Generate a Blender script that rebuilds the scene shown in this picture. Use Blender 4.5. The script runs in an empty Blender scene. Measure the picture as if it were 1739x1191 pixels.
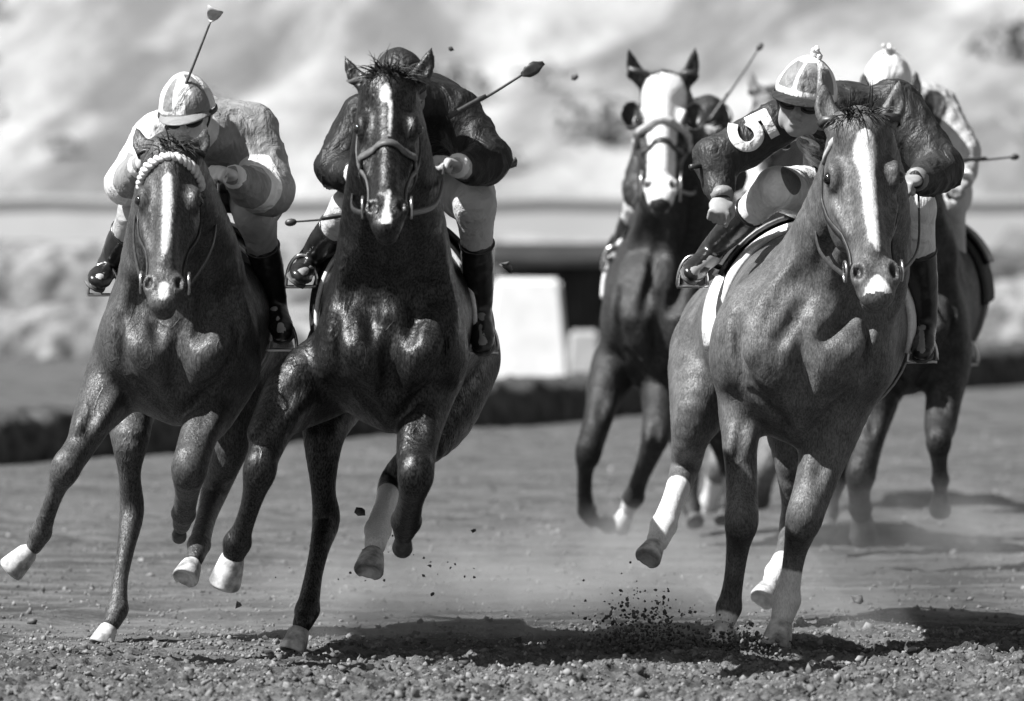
import bpy, bmesh, math, random, time
import numpy as np
from mathutils import Vector, Matrix

random.seed(7)
RNG = np.random.default_rng(11)
SC = bpy.context.scene
COL = SC.collection

# ---------------------------------------------------------------- camera
FPX = 14100.0                     # focal length in pixels of the 1739 px wide photograph
CH = 1.6                          # camera height
TH = math.atan(295.5 / FPX)       # pitch below the horizon
cam_d = bpy.data.cameras.new('camera')
cam = bpy.data.objects.new('camera', cam_d)
COL.objects.link(cam)
cam.location = (0, 0, CH)
cam.rotation_euler = (math.pi / 2 - TH, 0, 0)
cam_d.sensor_width = 36.0
cam_d.lens = 36.0 * FPX / 1739.0
cam_d.clip_start = 0.5
cam_d.clip_end = 3000
cam_d.dof.use_dof = True
cam_d.dof.focus_distance = 28.3
cam_d.dof.aperture_fstop = 4.0
SC.camera = cam

# ---------------------------------------------------------------- light
TO_SUN = Vector((-0.58, -0.23, 0.78)).normalized()
SUN_EL = math.asin(TO_SUN.z)
SUN_AZ = math.atan2(TO_SUN.x, TO_SUN.y)
world = bpy.data.worlds.new('World')
SC.world = world
world.use_nodes = True
wn = world.node_tree
wn.nodes.clear()
sky = wn.nodes.new('ShaderNodeTexSky')
sky.sky_type = 'NISHITA'
sky.sun_disc = False
sky.sun_elevation = SUN_EL
sky.sun_rotation = SUN_AZ
sky.dust_density = 2.0
bwn = wn.nodes.new('ShaderNodeRGBToBW')          # black and white film
bg = wn.nodes.new('ShaderNodeBackground')
bg.inputs['Strength'].default_value = 0.05
wo = wn.nodes.new('ShaderNodeOutputWorld')
wn.links.new(sky.outputs[0], bwn.inputs[0])
wn.links.new(bwn.outputs[0], bg.inputs['Color'])
wn.links.new(bg.outputs[0], wo.inputs[0])
sun_d = bpy.data.lights.new('sun', 'SUN')
sun_d.energy = 5.0
sun_d.angle = math.radians(0.5)
sun_d.color = (1, 1, 1)
sun = bpy.data.objects.new('sun', sun_d)
COL.objects.link(sun)
sun.rotation_euler = (-TO_SUN).to_track_quat('-Z', 'Y').to_euler()
sun.location = (-20, 0, 20)
SC.view_settings.view_transform = 'Standard'
SC.view_settings.look = 'None'
SC.view_settings.exposure = 0.92
SC.view_settings.gamma = 1.0
SC.cycles.volume_step_rate = 2.0
SC.cycles.volume_max_steps = 64

# ---------------------------------------------------------------- helpers
_f = np.array([0, math.cos(TH), -math.sin(TH)])
_u = np.array([0, math.sin(TH), math.cos(TH)])
_x = np.array([1.0, 0, 0])


def P(px, py, Y):
    """world point at distance Y that the photograph shows at (px, py)"""
    d = _f + _x * (px - 869.5) / FPX - _u * (py - 595.5) / FPX
    return np.array([0, 0, CH]) + d * (Y / d[1])


def nrm(v):
    v = np.asarray(v, float)
    return v / (np.linalg.norm(v) + 1e-12)


def tagobj(o, label=None, cat=None, group=None, kind=None):
    if label: o['label'] = label
    if cat: o['category'] = cat
    if group: o['group'] = group
    if kind: o['kind'] = kind
    return o


def empty(name, loc):
    o = bpy.data.objects.new(name, None)
    COL.objects.link(o)
    o.location = loc
    o.empty_display_size = 0.1
    return o


def mesh_obj(name, V, F, mat, parent=None, smooth=True, attrs=None, world_coords=True):
    me = bpy.data.meshes.new(name)
    V = np.asarray(V, dtype=np.float64)
    if parent is not None and world_coords:
        V = V - np.array(root_loc(parent))
    if isinstance(F, np.ndarray) and F.ndim == 2:
        n = len(F); k = F.shape[1]
        me.vertices.add(len(V))
        me.vertices.foreach_set('co', V.astype(np.float32).ravel())
        me.loops.add(n * k)
        me.loops.foreach_set('vertex_index', F.astype(np.int32).ravel())
        me.polygons.add(n)
        me.polygons.foreach_set('loop_start', np.arange(0, n * k, k, dtype=np.int32))
        me.update(calc_edges=True)
    else:
        me.from_pydata([tuple(v) for v in V], [], [tuple(int(i) for i in f) for f in F])
        me.update()
    me.validate()
    if smooth:
        me.polygons.foreach_set('use_smooth', np.ones(len(me.polygons), dtype=bool))
    if attrs:
        for k, a in attrs.items():
            a = np.asarray(a, dtype=np.float32)
            if a.ndim == 2:
                at = me.attributes.new(k, 'FLOAT_VECTOR', 'POINT')
                at.data.foreach_set('vector', a.ravel())
            else:
                at = me.attributes.new(k, 'FLOAT', 'POINT')
                at.data.foreach_set('value', a)
    if mat is not None:
        me.materials.append(mat)
    o = bpy.data.objects.new(name, me)
    COL.objects.link(o)
    if parent is not None:
        o.parent = parent
    return o


def root_loc(o):
    l = Vector((0, 0, 0))
    while o is not None:
        l = l + o.location
        o = o.parent
    return tuple(l)


# value noise ------------------------------------------------------
_T = RNG.random((64, 64, 64)).astype(np.float32)


def vn(x, y, z=0.0):
    x = np.asarray(x, dtype=np.float32); y = np.asarray(y, dtype=np.float32)
    z = np.asarray(z, dtype=np.float32) + np.zeros_like(x)
    xi = np.floor(x); yi = np.floor(y); zi = np.floor(z)
    fx = x - xi; fy = y - yi; fz = z - zi
    fx = fx * fx * (3 - 2 * fx); fy = fy * fy * (3 - 2 * fy); fz = fz * fz * (3 - 2 * fz)
    xi = xi.astype(int) & 63; yi = yi.astype(int) & 63; zi = zi.astype(int) & 63
    x1 = (xi + 1) & 63; y1 = (yi + 1) & 63; z1 = (zi + 1) & 63
    a = _T[xi, yi, zi] * (1 - fx) + _T[x1, yi, zi] * fx
    b = _T[xi, y1, zi] * (1 - fx) + _T[x1, y1, zi] * fx
    c = _T[xi, yi, z1] * (1 - fx) + _T[x1, yi, z1] * fx
    d = _T[xi, y1, z1] * (1 - fx) + _T[x1, y1, z1] * fx
    return ((a * (1 - fy) + b * fy) * (1 - fz) + (c * (1 - fy) + d * fy) * fz) * 2 - 1


def fbm(x, y, z=0.0, oct=4):
    s = 0; a = 1.0; t = 0
    for i in range(oct):
        s = s + a * vn(x * 2 ** i + 17.3 * i, y * 2 ** i + 9.1 * i, z * 2 ** i + 3.7 * i)
        t += a; a *= 0.5
    return s / t


# signed-distance modelling -----------------------------------------
class Seg:
    def __init__(s, a, b, ra, rb, W=(1, 0, 0)):
        s.a = np.array(a, float); s.b = np.array(b, float)
        ra = ra if hasattr(ra, '__len__') else (ra, ra)
        rb = rb if hasattr(rb, '__len__') else (rb, rb)
        s.ra = np.array(ra, float); s.rb = np.array(rb, float)
        d = s.b - s.a; s.L2 = max(d @ d, 1e-10); s.T = nrm(d)
        W = np.array(W, float); w = W - s.T * (W @ s.T)
        if np.linalg.norm(w) < 1e-3:
            w = np.cross(s.T, [0, 0, 1.0])
            if np.linalg.norm(w) < 1e-3: w = np.array([0, 1.0, 0])
        s.W = nrm(w); s.N = np.cross(s.T, s.W)
        r = max(s.ra.max(), s.rb.max())
        s.lo = np.minimum(s.a, s.b) - r; s.hi = np.maximum(s.a, s.b) + r

    def f(s, x, y, z):
        qx = x - s.a[0]; qy = y - s.a[1]; qz = z - s.a[2]
        d = s.b - s.a
        t = np.clip((qx * d[0] + qy * d[1] + qz * d[2]) / s.L2, 0, 1)
        qx = qx - t * d[0]; qy = qy - t * d[1]; qz = qz - t * d[2]
        rw = s.ra[0] + t * (s.rb[0] - s.ra[0]); rn = s.ra[1] + t * (s.rb[1] - s.ra[1])
        rt = (rw + rn) * 0.5
        cw = qx * s.W[0] + qy * s.W[1] + qz * s.W[2]
        cn = qx * s.N[0] + qy * s.N[1] + qz * s.N[2]
        ct = qx * s.T[0] + qy * s.T[1] + qz * s.T[2]
        a = cw / rw; b = cn / rn; c = ct / rt
        k0 = np.sqrt(a * a + b * b + c * c)
        k1 = np.sqrt((a / rw) ** 2 + (b / rn) ** 2 + (c / rt) ** 2) + 1e-6
        return k0 * (k0 - 1) / k1 - (k0 < 1e-4) * rw


class Ell:
    def __init__(s, c, r, R=None):
        s.c = np.array(c, float); s.r = np.array(r, float)
        s.R = np.eye(3) if R is None else np.array([nrm(v) for v in R], float)   # rows: axes
        e = np.sqrt(((s.R * s.r[:, None]) ** 2).sum(0))
        s.lo = s.c - e; s.hi = s.c + e

    def f(s, x, y, z):
        qx = x - s.c[0]; qy = y - s.c[1]; qz = z - s.c[2]
        k0 = 0; k1 = 0
        for i in range(3):
            v = (qx * s.R[i, 0] + qy * s.R[i, 1] + qz * s.R[i, 2]) / s.r[i]
            k0 = k0 + v * v; k1 = k1 + (v / s.r[i]) ** 2
        k0 = np.sqrt(k0); k1 = np.sqrt(k1) + 1e-6
        return k0 * (k0 - 1) / k1 - (k0 < 1e-4) * s.r.min()


def smin(a, b, k):
    h = np.maximum(k - np.abs(a - b), 0) / k
    return np.minimum(a, b) - h * h * k * 0.25


def catmull(pts, n):
    pts = np.asarray(pts, float); m = len(pts)
    out = []
    for i in range(m - 1):
        p0 = pts[max(i - 1, 0)]; p1 = pts[i]; p2 = pts[i + 1]; p3 = pts[min(i + 2, m - 1)]
        for j in range(n):
            t = j / n
            out.append(0.5 * ((2 * p1) + (-p0 + p2) * t + (2 * p0 - 5 * p1 + 4 * p2 - p3) * t * t
                              + (-p0 + 3 * p1 - 3 * p2 + p3) * t ** 3))
    out.append(pts[-1])
    return np.array(out)


class Field:
    def __init__(s):
        s.ops = []

    def add(s, prims, k=0.02, sub=False):
        if not isinstance(prims, (list, tuple)): prims = [prims]
        lo = np.min([p.lo for p in prims], 0); hi = np.max([p.hi for p in prims], 0)
        s.ops.append((list(prims), k, sub, lo, hi))

    def chain(s, pts, rad, W=(1, 0, 0), k=0.03, n=3, sub=False):
        rad = [r if hasattr(r, '__len__') else (r, r) for r in rad]
        D = catmull([list(p) + list(r) for p, r in zip(pts, rad)], n)
        D[:, 3:] = np.maximum(D[:, 3:], 0.002)
        s.add([Seg(D[i, :3], D[i + 1, :3], D[i, 3:], D[i + 1, 3:], W) for i in range(len(D) - 1)], k, sub)

    def at(s, Pn):
        Pn = np.asarray(Pn, float)
        x, y, z = Pn[:, 0], Pn[:, 1], Pn[:, 2]
        F = np.full(len(Pn), 10.0)
        for prims, k, sub, lo, hi in s.ops:
            d = np.full(len(Pn), 10.0)
            for p in prims: d = np.minimum(d, p.f(x, y, z))
            F = -smin(-F, d, k) if sub else smin(F, d, k)
        return F

    def grad(s, Pn):
        e = 0.003
        g = np.stack([s.at(Pn + np.array(v) * e) - s.at(Pn - np.array(v) * e)
                      for v in ((1, 0, 0), (0, 1, 0), (0, 0, 1))], 1)
        return g / (np.linalg.norm(g, axis=1, keepdims=True) + 1e-9)

    def project(s, Pn, off=0.0, it=8):
        Pn = np.array(Pn, float)
        for _ in range(it):
            Pn = Pn - s.grad(Pn) * (s.at(Pn) - off)[:, None] * 0.9
        return Pn

    def march(s, P0, P1, off=0.0):
        """from P0 (outside) towards P1 until the surface"""
        P0 = np.array(P0, float); P1 = np.array(P1, float)
        D = P1 - P0; L = np.linalg.norm(D, axis=1); D = D / L[:, None]
        t = np.zeros(len(P0))
        for _ in range(60):
            d = s.at(P0 + D * t[:, None]) - off
            t = np.minimum(t + np.clip(d, -0.01, 0.1) * 0.7, L)
        return P0 + D * t[:, None]

    def mesh(s, h=0.01):
        lo = np.min([o[3] for o in s.ops if not o[2]], 0) - 3 * h
        hi = np.max([o[4] for o in s.ops if not o[2]], 0) + 3 * h
        n = np.ceil((hi - lo) / h).astype(int) + 1
        ax = [(lo[i] + np.arange(n[i]) * h).astype(np.float32) for i in range(3)]
        BIG = np.float32(0.2)
        F = np.full(n, BIG, np.float32)

        def rng(a, b, pad):
            i0 = np.clip(np.floor((a - pad - lo) / h).astype(int), 0, n - 1)
            i1 = np.clip(np.ceil((b + pad - lo) / h).astype(int) + 1, 1, n)
            return i0, i1
        for prims, k, sub, a, b in s.ops:
            pad = k + 2 * h
            i0, i1 = rng(a, b, pad)
            D = np.full(i1 - i0, BIG, np.float32)
            for p in prims:
                j0, j1 = rng(p.lo, p.hi, pad)
                if (j1 <= j0).any(): continue
                v = p.f(ax[0][j0[0]:j1[0], None, None], ax[1][None, j0[1]:j1[1], None], ax[2][None, None, j0[2]:j1[2]])
                sl = tuple(slice(j0[q] - i0[q], j1[q] - i0[q]) for q in range(3))
                D[sl] = np.minimum(D[sl], v.astype(np.float32))
            sl = tuple(slice(i0[q], i1[q]) for q in range(3))
            F[sl] = -smin(-F[sl], D, k) if sub else smin(F[sl], D, k)
        # surface nets
        S = F < 0
        c = np.zeros(np.array(F.shape) - 1, np.uint8)
        for dx in (0, 1):
            for dy in (0, 1):
                for dz in (0, 1):
                    c += S[dx:S.shape[0] - 1 + dx, dy:S.shape[1] - 1 + dy, dz:S.shape[2] - 1 + dz]
        act = np.argwhere((c > 0) & (c < 8))
        idx = np.full(c.shape, -1, np.int32)
        idx[act[:, 0], act[:, 1], act[:, 2]] = np.arange(len(act))
        cor = {}
        for dx in (0, 1):
            for dy in (0, 1):
                for dz in (0, 1):
                    cor[dx, dy, dz] = F[act[:, 0] + dx, act[:, 1] + dy, act[:, 2] + dz]
        acc = np.zeros((len(act), 3)); cnt = np.zeros(len(act))
        for a in cor:
            for q in range(3):
                if a[q] == 0:
                    b = list(a); b[q] = 1; b = tuple(b)
                    va, vb = cor[a], cor[b]
                    m = (va < 0) != (vb < 0)
                    t = np.where(m, va / np.where(m, va - vb, 1), 0)
                    p = np.array(a, float)[None, :].repeat(len(act), 0)
                    p[:, q] += t
                    acc[m] += p[m]; cnt += m
        V = (act + acc / cnt[:, None]) * h + lo
        quads = []
        for q in range(3):
            u, w = (q + 1) % 3, (q + 2) % 3
            s0 = [slice(None)] * 3; s1 = [slice(None)] * 3
            s0[q] = slice(0, -1); s1[q] = slice(1, None)
            A = S[tuple(s0)]; B = S[tuple(s1)]
            e = np.argwhere(A != B)
            e = e[(e[:, u] > 0) & (e[:, w] > 0) & (e[:, u] < S.shape[u] - 1) & (e[:, w] < S.shape[w] - 1)]
            eu = np.zeros(3, int); eu[u] = 1; ew = np.zeros(3, int); ew[w] = 1

            def g(o): o = e + o; return idx[o[:, 0], o[:, 1], o[:, 2]]
            Q = np.stack([g(-eu - ew), g(-ew), g(0 * eu), g(-eu)], 1)
            ins = A[e[:, 0], e[:, 1], e[:, 2]]
            Q[~ins] = Q[~ins][:, ::-1]
            quads.append(Q)
        return V, np.concatenate(quads)


def relax(V, Q, it=1, f=0.5):
    for _ in range(it):
        acc = np.zeros_like(V); cnt = np.zeros(len(V))
        for i in range(4):
            a = Q[:, i]; b = Q[:, (i + 1) % 4]
            np.add.at(acc, a, V[b]); np.add.at(cnt, a, 1)
        V = V * (1 - f) + f * acc / cnt[:, None]
    return V


# swept tubes / ribbons --------------------------------------------
class MB:
    """collects pieces that end up in one mesh"""
    def __init__(s): s.V = []; s.F = []; s.n = 0

    def add(s, V, F):
        s.V.append(np.asarray(V, float)); s.F += [tuple(i + s.n for i in f) for f in F]; s.n += len(V)

    def tube(s, pts, r, sides=8, flat=None, W=None, caps=True):
        pts = np.asarray(pts, float); m = len(pts)
        r = np.broadcast_to(np.asarray(r, float), (m,)) if np.ndim(r) < 2 else r
        T = np.gradient(pts, axis=0)
        up = np.array([0, 0, 1.0]) if W is None else np.array(W, float)
        V = []
        prev = None
        for i in range(m):
            t = nrm(T[i])
            if prev is None:
                a = up - t * (up @ t)
                if np.linalg.norm(a) < 0.05: a = np.cross(t, [1.0, 0.2, 0])
            else:
                a = prev - t * (prev @ t)
            if W is not None and np.ndim(W) == 2: a = np.array(W[i]) - t * (np.array(W[i]) @ t)
            a = nrm(a); prev = a; b = np.cross(t, a)
            fl = 1.0 if flat is None else flat
            for j in range(sides):
                th = 2 * math.pi * j / sides
                V.append(pts[i] + a * math.cos(th) * r[i] + b * math.sin(th) * r[i] * fl)
        F = []
        for i in range(m - 1):
            for j in range(sides):
                k = (j + 1) % sides
                F.append((i * sides + j, i * sides + k, (i + 1) * sides + k, (i + 1) * sides + j))
        if caps:
            F.append(tuple(range(sides - 1, -1, -1)))
            F.append(tuple((m - 1) * sides + j for j in range(sides)))
        s.add(V, F)

    def strap(s, pts, nor, w, th=0.003):
        """flat strap lying along pts with surface normals nor"""
        pts = np.asarray(pts, float); nor = np.asarray(nor, float); T = np.gradient(pts, axis=0)
        V = []
        for p, n, t in zip(pts, nor, T):
            t = nrm(t); n = nrm(n - t * (n @ t)); b = np.cross(t, n)
            V += [p + b * w / 2 - n * th, p + b * w / 2 + n * th, p - b * w / 2 + n * th, p - b * w / 2 - n * th]
        F = []
        for i in range(len(pts) - 1):
            for j in range(4):
                k = (j + 1) % 4
                F.append((i * 4 + j, i * 4 + k, (i + 1) * 4 + k, (i + 1) * 4 + j))
        F.append((3, 2, 1, 0)); e = (len(pts) - 1) * 4; F.append((e, e + 1, e + 2, e + 3))
        s.add(V, F)

    def ellipsoid(s, c, r, R=None, nu=14, nv=10):
        R = np.eye(3) if R is None else np.array([nrm(v) for v in R])
        V = [np.array(c) + R[2] * r[2]]
        for i in range(1, nv):
            ph = math.pi * i / nv
            for j in range(nu):
                th = 2 * math.pi * j / nu
                l = (math.sin(ph) * math.cos(th) * r[0], math.sin(ph) * math.sin(th) * r[1], math.cos(ph) * r[2])
                V.append(np.array(c) + R[0] * l[0] + R[1] * l[1] + R[2] * l[2])
        V.append(np.array(c) - R[2] * r[2])
        F = []
        for j in range(nu): F.append((0, 1 + j, 1 + (j + 1) % nu))
        for i in range(nv - 2):
            for j in range(nu):
                a = 1 + i * nu + j; b = 1 + i * nu + (j + 1) % nu
                F.append((a, a + nu, b + nu, b))
        e = len(V) - 1
        for j in range(nu): F.append((e, e - nu + (j + 1) % nu, e - nu + j))
        s.add(V, F)

    def build(s, name, mat, parent=None, smooth=True):
        return mesh_obj(name, np.concatenate(s.V), s.F, mat, parent, smooth)


def grid_solid(G, th):
    """G: (m,n,3) surface points with outward offset th -> closed thick sheet"""
    m, n, _ = G.shape
    du = np.gradient(G, axis=0); dv = np.gradient(G, axis=1)
    N = np.cross(du, dv); N /= (np.linalg.norm(N, axis=2, keepdims=True) + 1e-9)
    V = np.concatenate([G.reshape(-1, 3), (G + N * th).reshape(-1, 3)])
    o = m * n
    F = []
    for i in range(m - 1):
        for j in range(n - 1):
            a = i * n + j
            F.append((a, a + 1, a + n + 1, a + n)); F.append((o + a, o + a + n, o + a + n + 1, o + a + 1))
    for j in range(n - 1):
        F.append((j, o + j, o + j + 1, j + 1)); a = (m - 1) * n + j; F.append((a, a + 1, o + a + 1, o + a))
    for i in range(m - 1):
        a = i * n; F.append((a, a + n, o + a + n, o + a)); a = i * n + n - 1; F.append((a, o + a, o + a + n, a + n))
    return V, F


# ---------------------------------------------------------------- materials (black-and-white film: neutral greys)
def newmat(name):
    m = bpy.data.materials.new(name); m.use_nodes = True
    nt = m.node_tree; b = nt.nodes['Principled BSDF']
    return m, nt, b


def g3(v): return (v, v, v, 1)


def mixv(nt, fac, a, b):
    n = nt.nodes.new('ShaderNodeMix'); n.data_type = 'FLOAT'
    for sock, v in ((0, fac), (2, a), (3, b)):
        if isinstance(v, (int, float)): n.inputs[sock].default_value = v
        else: nt.links.new(v, n.inputs[sock])
    return n.outputs[0]


def noise(nt, scale, detail=4, rough=0.55, vec=None, dist=0.0):
    n = nt.nodes.new('ShaderNodeTexNoise'); n.inputs['Scale'].default_value = scale
    n.inputs['Detail'].default_value = detail; n.inputs['Roughness'].default_value = rough
    n.inputs['Distortion'].default_value = dist
    if vec is None:
        vec = nt.nodes.new('ShaderNodeTexCoord').outputs['Object']
    nt.links.new(vec, n.inputs['Vector'])
    return n.outputs[0]


def scaled(nt, sx, sy, sz, src='Object', rot=(0, 0, 0)):
    tc = nt.nodes.new('ShaderNodeTexCoord'); mp = nt.nodes.new('ShaderNodeMapping')
    mp.inputs['Scale'].default_value = (sx, sy, sz); mp.inputs['Rotation'].default_value = rot
    nt.links.new(tc.outputs[src], mp.inputs['Vector'])
    return mp.outputs[0]


def ramp(nt, val, lo, hi, a=0.0, b=1.0, smooth=True):
    n = nt.nodes.new('ShaderNodeMapRange')
    n.interpolation_type = 'SMOOTHSTEP' if smooth else 'LINEAR'
    nt.links.new(val, n.inputs[0])
    for i, v in ((1, lo), (2, hi), (3, a), (4, b)): n.inputs[i].default_value = v
    return n.outputs[0]


def math_(nt, op, a, b=0.0):
    n = nt.nodes.new('ShaderNodeMath'); n.operation = op
    for i, v in enumerate((a, b)):
        if isinstance(v, (int, float)): n.inputs[i].default_value = v
        else: nt.links.new(v, n.inputs[i])
    return n.outputs[0]


def bump(nt, b, h, strength, dist=0.01):
    n = nt.nodes.new('ShaderNodeBump'); n.inputs['Strength'].default_value = strength
    n.inputs['Distance'].default_value = dist
    nt.links.new(h, n.inputs['Height']); nt.links.new(n.outputs[0], b.inputs['Normal'])


def attr(nt, name):
    n = nt.nodes.new('ShaderNodeAttribute'); n.attribute_name = name
    return n.outputs['Fac']


def coat_mat(name, base, dark=0.012, rough=0.38, spec=0.5, mott=0.35, white=0.78, fineb=1.0, grain=.34, veins=.14):
    m, nt, b = newmat(name)
    n1 = noise(nt, 9, 5, 0.6)
    hv = scaled(nt, 60, 60, 14)
    n2 = noise(nt, 2.0, 3, 0.6, hv)
    v = ramp(nt, n1, 0.3, 0.7, base * (1 - mott), base * (1 + mott))
    v = math_(nt, 'MULTIPLY', v, ramp(nt, n2, 0.25, 0.75, 0.72, 1.28))
    nz = noise(nt, 45, 4, 0.7)
    gr = noise(nt, 1.0, 2, 0.6, scaled(nt, 210, 210, 80))
    v = math_(nt, 'MULTIPLY', v, ramp(nt, gr, 0.32, 0.68, 1 - grain, 1 + grain))
    ed = math_(nt, 'ADD', math_(nt, 'MULTIPLY', math_(nt, 'SUBTRACT', nz, 0.5), 0.016), attr(nt, 'dark'))
    v = mixv(nt, ramp(nt, ed, -0.03, 0.03), v, dark)
    ew = math_(nt, 'ADD', math_(nt, 'MULTIPLY', math_(nt, 'SUBTRACT', nz, 0.5), 0.020), attr(nt, 'white'))
    wv = ramp(nt, gr, 0.3, 0.7, white * 0.75, white)
    v = mixv(nt, ramp(nt, ew, -0.007, 0.007), v, wv)
    nt.links.new(v, b.inputs['Base Color'])
    b.inputs['Specular IOR Level'].default_value = spec
    nt.links.new(ramp(nt, nz, 0.3, 0.7, rough - 0.08, rough + 0.16), b.inputs['Roughness'])
    nt.links.new(ramp(nt, gr, 0.3, 0.7, spec * 0.25, spec * 1.3), b.inputs['Specular IOR Level'])
    # coat hair + muscle and vein relief
    fine = noise(nt, 2.0, 3, 0.7, scaled(nt, 150, 150, 40))
    mus = noise(nt, 1.0, 3, 0.55, scaled(nt, 17, 12, 6.5), 0.9)
    vein = math_(nt, 'ABSOLUTE', math_(nt, 'SUBTRACT', noise(nt, 7, 2, 0.5, scaled(nt, 1, 1, .5), 1.6), 0.5))
    vein = ramp(nt, vein, 0.0, 0.03, 1.0, 0.0)
    hsum = math_(nt, 'ADD', math_(nt, 'ADD', math_(nt, 'MULTIPLY', fine, 0.30 * fineb), math_(nt, 'MULTIPLY', gr, 0.22 * fineb)), math_(nt, 'ADD', mus, math_(nt, 'MULTIPLY', vein, veins)))
    bump(nt, b, hsum, 0.75, 0.009)
    return m


def plain_mat(name, v, rough=0.6, spec=0.4, var=0.25, scale=18, bmp=0.3, bdist=0.004, metallic=0.0):
    m, nt, b = newmat(name)
    n = noise(nt, scale, 4, 0.6)
    nt.links.new(ramp(nt, n, 0.3, 0.7, v * (1 - var), min(1, v * (1 + var))), b.inputs['Base Color'])
    b.inputs['Roughness'].default_value = rough
    b.inputs['Specular IOR Level'].default_value = spec
    b.inputs['Metallic'].default_value = metallic
    bump(nt, b, n, bmp, bdist)
    return m


def cloth_mat(name, v, rough=0.6, var=0.12, spec=0.3, fold=0.9):
    m, nt, b = newmat(name)
    n = noise(nt, 6, 3, 0.5, dist=2.0)
    n2 = noise(nt, 22, 3, 0.55, dist=1.5)
    nt.links.new(ramp(nt, n, 0.3, 0.7, v * (1 - var), min(0.9, v * (1 + var))), b.inputs['Base Color'])
    b.inputs['Roughness'].default_value = rough
    b.inputs['Specular IOR Level'].default_value = spec
    hgt = math_(nt, 'ADD', math_(nt, 'MULTIPLY', noise(nt, 220, 2, .6), .03), math_(nt, 'ADD', n, math_(nt, 'MULTIPLY', n2, 0.35)))
    bump(nt, b, hgt, fold, 0.03)
    return m
# ---------------------------------------------------------------- shared materials
M = {}
M['leather'] = plain_mat('leather', 0.035, 0.42, 0.5, 0.4, 40, 0.3, 0.002)
M['pale_leather'] = plain_mat('pale_leather', 0.10, 0.5, 0.4, 0.3, 40, 0.3, 0.002)
M['white_webbing'] = plain_mat('white_webbing', 0.7, 0.7, 0.2, 0.15, 60, 0.5, 0.003)
M['grey_webbing'] = plain_mat('grey_webbing', 0.42, 0.7, 0.2, 0.2, 60, 0.5, 0.003)
M['metal'] = plain_mat('metal', 0.6, 0.3, 0.5, 0.1, 30, 0.1, 0.001, 1.0)
M['hoof_pale'] = plain_mat('hoof_pale', 0.42, 0.6, 0.3, 0.6, 16, 0.7, 0.006)
M['hoof_dark'] = plain_mat('hoof_dark', 0.07, 0.5, 0.4, 0.5, 30, 0.5, 0.004)
M['eye'] = plain_mat('eye', 0.01, 0.08, 0.8, 0.1, 10, 0.0)
M['hair_dark'] = plain_mat('hair_dark', 0.018, 0.45, 0.5, 0.4, 60, 0.2, 0.002)
M['hair_brown'] = plain_mat('hair_brown', 0.06, 0.5, 0.5, 0.5, 60, 0.2, 0.002)
M['cloth_white'] = cloth_mat('cloth_white', 0.74, 0.75, 0.08, 0.2, 0.5)
M['cloth_dark'] = cloth_mat('cloth_dark', 0.03, 0.7, 0.3, 0.2, 0.5)
M['bridle_grey'] = plain_mat('bridle_grey', .33, .6, .3, .2, 40, .3, .002)
M['cloth_pale'] = cloth_mat('cloth_pale', 0.38, 0.75, 0.15, 0.2, 0.5)


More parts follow.
